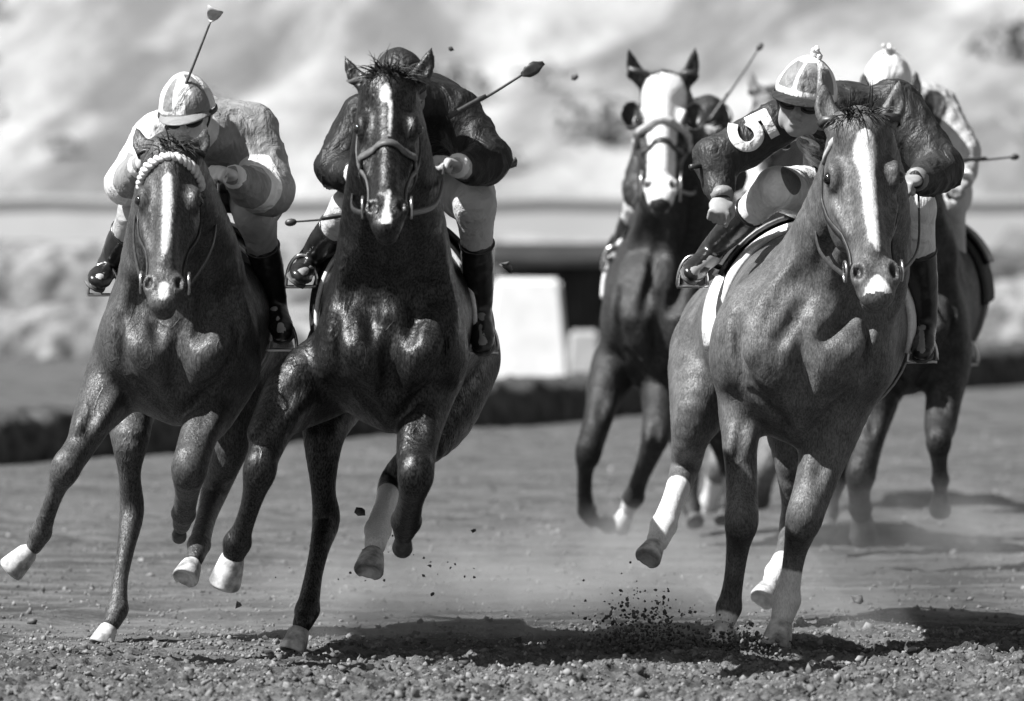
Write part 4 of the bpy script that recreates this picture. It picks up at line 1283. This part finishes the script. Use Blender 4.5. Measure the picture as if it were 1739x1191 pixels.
R4 = dict(Y=28.2, label='jockey in dark silks with white number 5 on the sleeve and bobble cap',
  j=dict(head=(1366, 168, .0), nape=(1402, 192, .22), chest=(1432, 208, .45), waist=(1440, 250, .75), pelvis=(1440, 300, 1.02),
   shL=(1322, 208, .26), elL=(1216, 268, .22), wrL=(1226, 335, .12), hdL=(1221, 362, .06),
   shR=(1520, 172, .36), elR=(1598, 285, .26), wrR=(1556, 305, .02), hdR=(1530, 312, -.06),
   hipL=(1395, 335, .90), knL=(1318, 318, .30), anL=(1212, 420, .60), toL=(1174, 466, .40),
   hipR=(1500, 330, .90), knR=(1555, 350, .35), anR=(1572, 535, .60), toR=(1565, 600, .42)),
  face=(-12, 6, -13), silk=S4, cap=CW, pompom=True, goggles='on', scarf=True, brimm=M['cloth_dark'], brim=.085, hs=1.10,
  cap_pat=[(60, 100, .12, .72), (108, 150, .12, .68), (200, 350, 0, .8), (15, 50, .12, .6)],
  pat=[('disc', (1352, 290, .28), .12), ('hole', (1372, 292, .15), .062), ('hole', (1290, 225, .2), .13)],
  breech=silk_mat('silk_white_grey_disc', 0.75, 0.12), bpat=[((1378, 290, .25), .105)],
  number=dict(c=(1277, 224, .2), rot=-62, s=.155), palmL=(-.2, -.3, -1), palmR=(0, .3, -1), slvL=(.082, .072), slvR=(.082, .078), skin=M['skin'], cuffm=M['cap_grey'])
R5 = dict(Y=34.0, label='jockey in a white cap and pale sleeves behind the leading chestnut, at far right',
  j=dict(head=(1508, 140, .08), nape=(1540, 175, .25), chest=(1560, 195, .45), waist=(1575, 235, .75), pelvis=(1585, 280, 1.0),
   shL=(1480, 200, .3), elL=(1440, 270, .25), wrL=(1470, 290, .05), hdL=(1485, 280, .0),
   shR=(1604, 205, .3), elR=(1634, 258, .22), wrR=(1638, 306, .05), hdR=(1624, 318, .0),
   hipL=(1540, 320, .92), knL=(1480, 340, .35), anL=(1470, 480, .6), toL=(1465, 540, .45),
   hipR=(1612, 325, .92), knR=(1612, 350, .35), anR=(1622, 535, .6), toR=(1638, 592, .42)),
  face=(0, 25, 0), silk=S5, cap=CW, breech=M['breeches'], boot_top=.62, pompom=True, pat=[('disc', (1572, 195, .3), .11)], h=.007)

t0 = time.time()
for hh in (H1, H2, H3, H4, H5, H6):
    hh['r'] = horse(hh); print('horse', time.time() - t0)
for rr in (R1, R2, R3, R4, R5):
    rr['r'] = rider(rr); print('rider', time.time() - t0)
crop('pale whip with a small square flag tip raised above the leftmost jockey', (282, 222, -.02), (357, 38, -.1), 27.7, 'flag', M['pale_leather'], M['grey_webbing'])
crop('dark whip with a leaf-shaped flap sticking out right from the jockey in black', (768, 195, .1), (886, 128, .15), 27.2, 'flap')
crop('thin whip lying level, its end showing between the two left horses beside a bent boot', (612, 361, .1), (500, 377, .1), 27.2, 'knob', thick=.005)
crop('thin dark whip held upright between the white-faced horse and the rider numbered 5', (1209, 200, -.02), (1288, 84, .0), 36.0, 'knob')
crop('whip butt poking out left of the elbow of the rider numbered 5', (1180, 283, .15), (1330, 250, .4), 28.2, 'knob', M['leather'])
crop('thin dark whip pointing right from the pale-sleeved jockey at far right', (1622, 272, .0), (1718, 267, .0), 34.0, 'knob')
# ---------------------------------------------------------------- the setting
def dirt_mat(name, lo, hi, streak=True, rough=0.9):
    m, nt, b = newmat(name)
    n1 = noise(nt, 3.0, 6, 0.7); n2 = noise(nt, 60, 4, 0.75)
    ang = math.atan2(3.0, 1.0)
    st = noise(nt, 1.0, 4, 0.6, scaled(nt, .25, 5.5, 1, rot=(0, 0, -ang)))
    v = math_(nt, 'ADD', math_(nt, 'MULTIPLY', n1, .25), math_(nt, 'ADD', math_(nt, 'MULTIPLY', n2, .35), math_(nt, 'MULTIPLY', st, .4)))
    nt.links.new(ramp(nt, v, .40, .60, lo, hi), b.inputs['Base Color'])
    b.inputs['Roughness'].default_value = rough; b.inputs['Specular IOR Level'].default_value = 0.15
    bump(nt, b, n2, 0.8, 0.01)
    return m


def gridmesh(name, Xg, Yg, Zg, mat, **kw):
    m, n = Xg.shape; V = np.stack([Xg, Yg, Zg], 2).reshape(-1, 3)
    i = np.arange(m * n).reshape(m, n)
    Q = np.stack([i[:-1, :-1], i[:-1, 1:], i[1:, 1:], i[1:, :-1]], 2).reshape(-1, 4)
    o = mesh_obj(name, V, Q, mat); tagobj(o, **kw); return o


dirt = dirt_mat('track_dirt', 0.042, 0.145)
rows = np.concatenate([np.arange(2, 21, .4), np.arange(21, 23.5, .06), np.arange(23.5, 30.5, .0125), 30.5 * 1.0016 ** np.arange(0, 560)]); rows = rows[rows < 74]
u = np.linspace(-.11, .11, 740); e_ = .11 * 1.09 ** np.arange(1, 28); u = np.concatenate([-e_[::-1], u, e_])
Yg = np.repeat(rows[:, None], len(u), 1); Xg = u[None] * Yg


def along(Xg, Yg): return (Xg * .316 + Yg * .949), (Xg * .949 - Yg * .316)


def track_z(Xg, Yg):
    al, ac = along(Xg, Yg)
    z = .012 * fbm(Xg * .9, Yg * .9, oct=3)
    fur = fbm(al * .35, ac * 5.0, 2.0, oct=3); z = z + .022 * fur * (.5 + .5 * fbm(Xg * .5 + 9, Yg * .3, oct=2)) * 1.9
    near = np.clip((29.3 + .5 * Xg + .6 * vn(Xg * 2, Yg * 2) - Yg) / 1.4, 0, 1)
    rr = 1 - np.abs(fbm(Xg * 12, Yg * 12, 5.0, oct=2)) * 2
    cl = fbm(Xg * 22, Yg * 22, 1.0, oct=3)
    z = z + .010 * fbm(Xg * 7, Yg * 3.5, 8.0, oct=3) + near * (.030 * (rr - .5) * .8 + .026 * cl + .012 * fbm(Xg * 60, Yg * 60, 4.0, oct=2)) + (1 - near) * .005 * cl
    # hoof cups and scuffs
    return z


gridmesh('track', Xg, Yg, track_z(Xg, Yg) - .012, dirt, kind='structure')

# the land that carries everything, out to the horizon
gx = np.concatenate([[-900, -400, -150], np.linspace(-60, 60, 121), [150, 400, 900]])
gy = np.concatenate([[-60, 0, 12], np.linspace(20, 104, 85), [130, 180, 260, 420, 800, 2200]])
GX, GY = np.meshgrid(gx, gy)
grass = dirt_mat('infield_soil', 0.16, 0.34)
inf = np.clip((GY - 2.5 * GX - 56) / 3, 0, 1) * (GY > 30)
gridmesh('ground', GX, GY, -.13 + .03 * fbm(GX * .4, GY * .4) , grass, kind='structure')

# loose clods in the near track: far too many to count
def ico():
    bm = bmesh.new(); bmesh.ops.create_icosphere(bm, subdivisions=1, radius=1)
    V = np.array([v.co[:] for v in bm.verts]); F = np.array([[v.index for v in f.verts] for f in bm.faces]); bm.free(); return V, F


IV, IF = ico()


def rocks(name, Pts, size, mat, **kw):
    n = len(Pts); A = RNG.random((n, 3)) * 6.28; V = np.repeat(IV[None], n, 0)
    V = V * (1 + .42 * RNG.normal(size=(n, len(IV), 1)).clip(-1.5, 1.5)) * RNG.uniform(.55, 1.25, (n, 1, 3))
    c, s = np.cos(A), np.sin(A)
    for k, (i, j) in enumerate(((0, 1), (1, 2), (0, 2))):
        a, b = V[..., i].copy(), V[..., j].copy(); V[..., i] = a * c[:, k, None] - b * s[:, k, None]; V[..., j] = a * s[:, k, None] + b * c[:, k, None]
    V = V * size[:, None, None] + Pts[:, None]
    F = (IF[None] + (np.arange(n) * len(IV))[:, None, None]).reshape(-1, 3)
    o = mesh_obj(name, V.reshape(-1, 3), F, mat, smooth=False); tagobj(o, **kw); return o


clodm = plain_mat('clod_soil', 0.16, 0.95, 0.1, 0.8, 10, 0.9, 0.006)
n = 56000
yy = 24.2 + 5.6 * RNG.random(n) ** 1.25; xx = RNG.uniform(-.10, .10, n) * yy
keep = yy < 29.0 + .5 * xx + RNG.normal(size=n) * .8; xx, yy = xx[keep], yy[keep]
sz = np.clip(RNG.lognormal(math.log(.0036), .6, len(xx)), .0012, .018)
rocks('loose_clods', np.stack([xx, yy, track_z(xx, yy) - .012 + sz * .3], 1), sz, clodm, label='loose crumbled soil strewn over the near edge of the track', cat='soil', kind='stuff')
n = 14000
yy = 28.3 + 24 * RNG.random(n) ** 1.4; xx = RNG.uniform(-.08, .08, n) * yy
sz = np.clip(RNG.lognormal(math.log(.004), .5, n), .002, .014)
rocks('scattered_crumbs', np.stack([xx, yy, track_z(xx, yy) - .012 + sz * .3], 1), sz, clodm, label='scattered crumbs of soil lying over the harrowed middle of the track', cat='soil', kind='stuff')

# soil thrown up by the hooves
def spray(px, py, Y, n, sx, sz_, up, lab, smax=.012):
    p0 = P(px, py, Y); q = RNG.normal(size=(n, 3)) * np.array([sx, .12, sz_]); q[:, 2] = np.abs(q[:, 2]) * up
    s = np.clip(RNG.lognormal(math.log(.0034), .6, n), .001, smax)
    return rocks('dirt_spray', p0 + q, s, plain_mat('spray_soil', .10, .95, .1, .7, 25, .5, .004), label=lab, cat='soil', kind='stuff')


spray(1250, 1135, 28.0, 1500, .065, .055, 1.0, "dark soil bursting up around the lead chestnut's planted left hoof")
spray(1095, 1125, 28.0, 1500, .085, .09, 1.0, 'thin fan of soil thrown up left of the planted hooves', .007)
spray(1330, 1118, 28.1, 160, .08, .022, 1.0, "crumbs kicked up beside the lead chestnut's second forehoof")
spray(180, 1108, 28.45, 120, .06, .02, 1.0, "crumbs kicked up round the leftmost horse's planted hoof")
spray(510, 1122, 27.95, 120, .06, .018, 1.0, "crumbs kicked up round the near-black horse's planted hoof")
spray(700, 985, 29.0, 35, .20, .09, 1.0, 'sparse crumbs in the air under the near-black horse', .008)
for (px, py, Y, s, lab) in ((976, 131, 33, .016, 'small dark clod flying against the bright hillside between the middle horses'),
                            (765, 82, 31, .014, 'clod in the air just right of the near-black horse and its pricked ear'),
                            (870, 277, 29, .020, 'dark clod in the air right beside the elbow of the jockey in black'),
                            (1457, 1022, 29.5, .022, 'upright clod flying low right of the lead chestnut, below its knees'),
                            (612, 868, 28.6, .018, 'clod flying between the legs of the near-black horse'),
                            (405, 1028, 28.8, .014, 'clod near the ground below the near-black horse and its outstretched hoof'),
                            (1172, 1040, 28.9, .012, 'little clod flying left of the lead chestnut and its planted foreleg'),
                            (735, 1010, 28.6, .010, 'little clod in the air right of the white hind sock'),
                            (862, 452, 29, .022, 'ragged clod beside the boot of the jockey in black')):
    rocks('flying_clod', np.array([P(px, py, Y)]), np.array([s]), plain_mat('spray_soil', .10, .95, .1, .7, 25, .5, .004), label=lab, cat='clod', group='clods flying in the air')

# the low dark hedge that borders the track, running away to the right
def leafy_ridge(name, line, w, h, mat, amp, sc, **kw):
    """low rounded hedge along a line of points (x, y)"""
    line = np.array(line, float); m = len(line); T = np.gradient(line, axis=0); T /= np.linalg.norm(T, axis=1, keepdims=True)
    N = np.stack([T[:, 1], -T[:, 0]], 1); V = []; k = 22
    for a in np.linspace(0, math.pi, k):
        c, s = math.cos(a), math.sin(a); c = np.sign(c) * abs(c) ** .5; s = abs(s) ** .45
        V.append(np.stack([line[:, 0] + N[:, 0] * c * w / 2, line[:, 1] + N[:, 1] * c * w / 2, np.full(m, -.1) + (h + .1) * s], 1))
    V = np.stack(V, 1); x, y, z = V[..., 0] * sc, V[..., 1] * sc, V[..., 2] * sc
    d = fbm(x, y, z, 3) * amp
    V[..., 2] += d; V[..., 0] += fbm(x + 9, y, z, 3) * amp; V[..., 1] += fbm(x, y + 9, z, 3) * amp
    i = np.arange(m * k).reshape(m, k)
    Q = np.stack([i[:-1, :-1], i[:-1, 1:], i[1:, 1:], i[1:, :-1]], 2).reshape(-1, 4)
    o = mesh_obj(name, V.reshape(-1, 3), Q, mat); tagobj(o, **kw); return o


leaf_dark = plain_mat('dark_leaves', 0.06, 0.8, 0.2, 0.6, 8, 1.0, 0.05)
leaf_mid = plain_mat('dusty_leaves', 0.21, 0.85, 0.2, 0.6, 5, 1.0, 0.05)
t = np.linspace(-1.6, 2.6, 900)
leafy_ridge('hedge', np.stack([-2.9 + 6.8 * t, 47 + 17 * t + 1.2 * t * t], 1), .5, .27, leaf_dark, .06, 7.0,
            label='low dark hedge bordering the far side of the track', cat='hedge')
leafy_ridge('hedge', np.stack([-20 + 19.2 * np.linspace(0, 1, 600), 76 - 2 * np.linspace(0, 1, 600)], 1), 2.4, .42, leaf_mid, .22, 1.5,
            label='ragged knee-high grey scrub at left, between the low dark hedge and the pale wall', cat='hedge')
leafy_ridge('hedge', np.stack([3.6 + 16 * np.linspace(0, 1, 500), 84 - 2 * np.linspace(0, 1, 500)], 1), 2.4, .5, leaf_mid, .24, 1.5,
            label='ragged grey scrub at far right in front of the pale wall', cat='hedge')
t = np.linspace(0, 1, 700)
leafy_ridge('hedge', np.stack([-.6 + 26 * t, 94 - 3 * t], 1), 1.6, .72, leaf_dark, .16, 2.2,
            label='taller dark hedge behind the white block, below the pale wall', cat='hedge')
leafy_ridge('hedge', np.stack([-26 + 25 * t, 96 - 2 * t], 1), 2.0, .82, leaf_mid, .26, 1.3,
            label='dusty grey shrubbery below the pale wall at left', cat='hedge')

# white tapered block and the small pale one beside it
def block(x0, x1, y0, y1, Y, dep, tap, lab, mat):
    a = P(x0, y1, Y); b_ = P(x1, y0, Y); w = (b_[0] - a[0]); zt = b_[2]; cx = (a[0] + b_[0]) / 2
    bm = bmesh.new(); bmesh.ops.create_cube(bm, size=1)
    for v in bm.verts:
        top = v.co.z > 0; s = (1 - tap) if top else 1
        v.co = (cx + v.co.x * w * s, Y + dep / 2 + v.co.y * dep * s, zt if top else -.1)
    bmesh.ops.bevel(bm, geom=bm.edges[:], offset=.03, segments=3, affect='EDGES')
    me = bpy.data.meshes.new('concrete_block'); bm.to_mesh(me); bm.free(); me.materials.append(mat)
    o = bpy.data.objects.new('concrete_block', me); COL.objects.link(o); tagobj(o, lab, 'block')


whitewash = plain_mat('whitewash', 0.8, 0.8, 0.2, 0.08, 4, 0.3, 0.01)
block(820, 970, 474, 640, 64, .6, .24, 'white tapered block standing beyond the track hedge', whitewash)
block(962, 1022, 562, 640, 68, .4, .15, 'small pale block just right of the white tapered one', plain_mat('pale_stone', .42, .8, .2, .2, 4, .3, .01))

# low dark shed behind the blocks
c0 = P(856, 560, 72); c1 = P(1230, 452, 72); xa, xb, zt = c0[0], c1[0], c1[2]
shed = empty('shed', ((xa + xb) / 2, 72, 0)); tagobj(shed, 'long low dark shed behind the white tapered block', 'shed')
tarred = plain_mat('tarred_boards', .03, .8, .2, .4, 3, .5, .01)
mb = MB(); nb_ = 26
for i in range(nb_):
    x0 = xa + (xb - xa) * i / nb_; x1 = xa + (xb - xa) * (i + .94) / nb_; y0 = 72 + .012 * (i % 2)
    mb.add([(x0, y0, -.1), (x1, y0, -.1), (x1, y0, zt), (x0, y0, zt), (x0, 74.4, -.1), (x1, 74.4, -.1), (x1, 74.4, zt), (x0, 74.4, zt)],
           [(0, 1, 2, 3), (1, 5, 6, 2), (5, 4, 7, 6), (4, 0, 3, 7)])
mb.build('wall', tarred, shed, smooth=False)
mb = MB(); e = .12
mb.add([(xa - e, 71.8, zt + .002), (xb + e, 71.8, zt + .002), (xb + e, 71.8, zt + .06), (xa - e, 71.8, zt + .06), (xa - e, 74.6, zt + .12), (xb + e, 74.6, zt + .12), (xb + e, 74.6, zt + .18), (xa - e, 74.6, zt + .18)],
       [(0, 1, 2, 3), (3, 2, 6, 7), (1, 5, 6, 2), (5, 4, 7, 6), (4, 0, 3, 7), (0, 4, 5, 1)])
mb.build('roof', tarred, shed, smooth=False)

# long pale wall at the foot of the hill
bm = MB(); Yw0, Yw1 = 103.0, 99.0
def wall(xa, ya, xb, yb, z0, z1, th, name, mat, lab, cat):
    t = np.linspace(0, 1, 120); G = []
    c = np.stack([xa + (xb - xa) * t, ya + (yb - ya) * t], 1)
    sec = [(0, z0), (0, z1 - .06), (-.05, z1 - .06), (-.05, z1), (th + .05, z1), (th + .05, z1 - .06), (th, z1 - .06), (th, z0)]
    V = np.array([[p[0], p[1] + s[0], s[1] + .015 * math.sin(p[0] * 3)] for p in c for s in sec]); n8 = 8
    F = []
    for i in range(len(c) - 1):
        for j in range(7): F.append((i * n8 + j, (i + 1) * n8 + j, (i + 1) * n8 + j + 1, i * n8 + j + 1))
    o = mesh_obj(name, V, F, mat, smooth=False); tagobj(o, lab, cat)


wall(-45, 104, 45, 97, -.2, 1.36, .35, 'retaining_wall', plain_mat('wall_render', .5, .85, .2, .12, .35, .4, .02), 'long low pale grey wall at the foot of the hillside', 'wall')

# the bright hillside
hx = np.linspace(-60, 60, 241); hy = np.concatenate([np.linspace(99.5, 230, 240), np.linspace(235, 700, 40)])
HX, HY = np.meshgrid(hx, hy); q = np.clip(HY - 106, 0, None)
HZ = 1.0 + np.where(q < 130, .17 * q, 22.1 + (q - 130) * .10) + fbm(HX * .06, HY * .06, 3.0) * 1.6 * np.clip(q / 25, 0, 1) + fbm(HX * .35, HY * .35, 1.0) * .35 * np.clip(q / 6, 0, 1) + (104 - 0.0778 * (HX + 45) > HY) * -.6
m, nt, b = newmat('dry_hillside')
vec = scaled(nt, .30, .050, .0, rot=(0, 0, -.45)); mp2 = nt.nodes.new('ShaderNodeMapping'); mp2.inputs['Scale'].default_value = (1.1, 2.3, 1)
nt.links.new(vec, mp2.inputs['Vector']); a1 = noise(nt, 1.0, 6, .68, mp2.outputs[0], .5); a2 = noise(nt, 1.0, 3, .5, scaled(nt, .10, .018, .0))
v = math_(nt, 'ADD', math_(nt, 'MULTIPLY', a1, .68), math_(nt, 'MULTIPLY', a2, .32))
nt.links.new(ramp(nt, v, .40, .60, .13, .42), b.inputs['Base Color']); b.inputs['Roughness'].default_value = .95
bump(nt, b, noise(nt, 2.5, 5, .7), .8, .2)
gridmesh('hillside', HX, HY, HZ, m, kind='structure')
hill = lambda x, y: float(HZ[np.argmin(abs(hy - y)), np.argmin(abs(hx - x))])

# scrub on the hill
def shrub(px, py, Y, r, mat, lab, grp):
    c = P(px, py, Y); z = hill(c[0], Y) if Y > 105 else 0; c = np.array([c[0], Y, z])
    root = empty('shrub', tuple(c)); tagobj(root, lab, 'shrub', grp)
    n = 130; d = RNG.normal(size=(n, 3)); d /= np.linalg.norm(d, axis=1, keepdims=True); d[:, 2] = abs(d[:, 2])
    rad = r * (.25 + .75 * RNG.random(n) ** .6) * (1 + .35 * vn(d[:, 0] * 2 + px, d[:, 1] * 2, d[:, 2] * 2)); p = c + d * rad[:, None] * np.array([1.25, 1, .8]) + np.array([0, 0, .1])
    s = r * .10; a = RNG.normal(size=(n, 3)) * s; b_ = RNG.normal(size=(n, 3)) * s
    V = np.stack([p - a, p + b_, p + a, p - b_], 1).reshape(-1, 3); F = np.arange(n * 4).reshape(n, 4)
    mesh_obj('foliage', V, F, mat, root, smooth=False)
    mb = MB()
    for k in range(5): mb.tube([c + np.array([0, 0, -.2]), c + d[k] * r * .3, c + d[k] * r * .7], [.06 * r, .05 * r, .02 * r], 5)
    mb.build('stems', M['hair_brown'], root)


scr = plain_mat('scrub_leaves', 0.30, 0.9, 0.1, 0.5, 1.5, .5, .05)
sh_ = []
for _ in range(46):
    Yq = RNG.uniform(108, 150); xq = RNG.uniform(-.085, .085) * Yq; pz = hill(xq, Yq); sh_.append((869.5 + xq / Yq * FPX, 300, Yq, RNG.uniform(.22, .7)))
for (px, py, Y, r) in sh_:
    shrub(px, py, Y, r, scr, 'grey scrubby bush growing on the bright hillside, out of focus', 'bushes on the hillside')

# dust hanging behind the hooves
def dust(px, py, Y, rx, ry, rz, dens, lab):
    c = P(px, py, Y); mb = MB(); mb.ellipsoid(c, (rx, ry, rz), nu=28, nv=18)
    mt = bpy.data.materials.new('dust'); mt.use_nodes = True; nt = mt.node_tree; nt.nodes.clear()
    out = nt.nodes.new('ShaderNodeOutputMaterial'); pv = nt.nodes.new('ShaderNodeVolumePrincipled'); nt.links.new(pv.outputs[0], out.inputs['Volume'])
    pv.inputs['Color'].default_value = g3(.8); pv.inputs['Anisotropy'].default_value = .2
    tc = nt.nodes.new('ShaderNodeTexCoord'); mp = nt.nodes.new('ShaderNodeMapping'); nt.links.new(tc.outputs['Generated'], mp.inputs['Vector'])
    mp.inputs['Location'].default_value = (-1, -1, -1); mp.inputs['Scale'].default_value = (2, 2, 2)
    ln = nt.nodes.new('ShaderNodeVectorMath'); ln.operation = 'LENGTH'; nt.links.new(mp.outputs[0], ln.inputs[0])
    fall = ramp(nt, ln.outputs['Value'], .15, 1.0, 1.0, 0.0)
    nz = ramp(nt, noise(nt, 3.2, 4, .6), .38, .66, .1, 1.0)
    nt.links.new(math_(nt, 'MULTIPLY', math_(nt, 'MULTIPLY', fall, nz), dens), pv.inputs['Density'])
    o = mb.build('dust', mt); tagobj(o, lab, 'dust', kind='stuff')


dust(1540, 950, 30.6, .75, 1.0, .36, 1.6, 'pale dust drifting low at right behind the lead chestnut')
dust(1060, 985, 30.8, .9, 1.0, .32, 1.8, 'pale dust drifting low between the middle horses')
dust(690, 1010, 30.4, .75, 1.0, .26, 1.6, 'thin dust trailing low right of the near-black horse')
dust(900, 1060, 28.9, 1.9, .55, .20, 2.2, 'thin dust hanging over the shadows under the front horses')
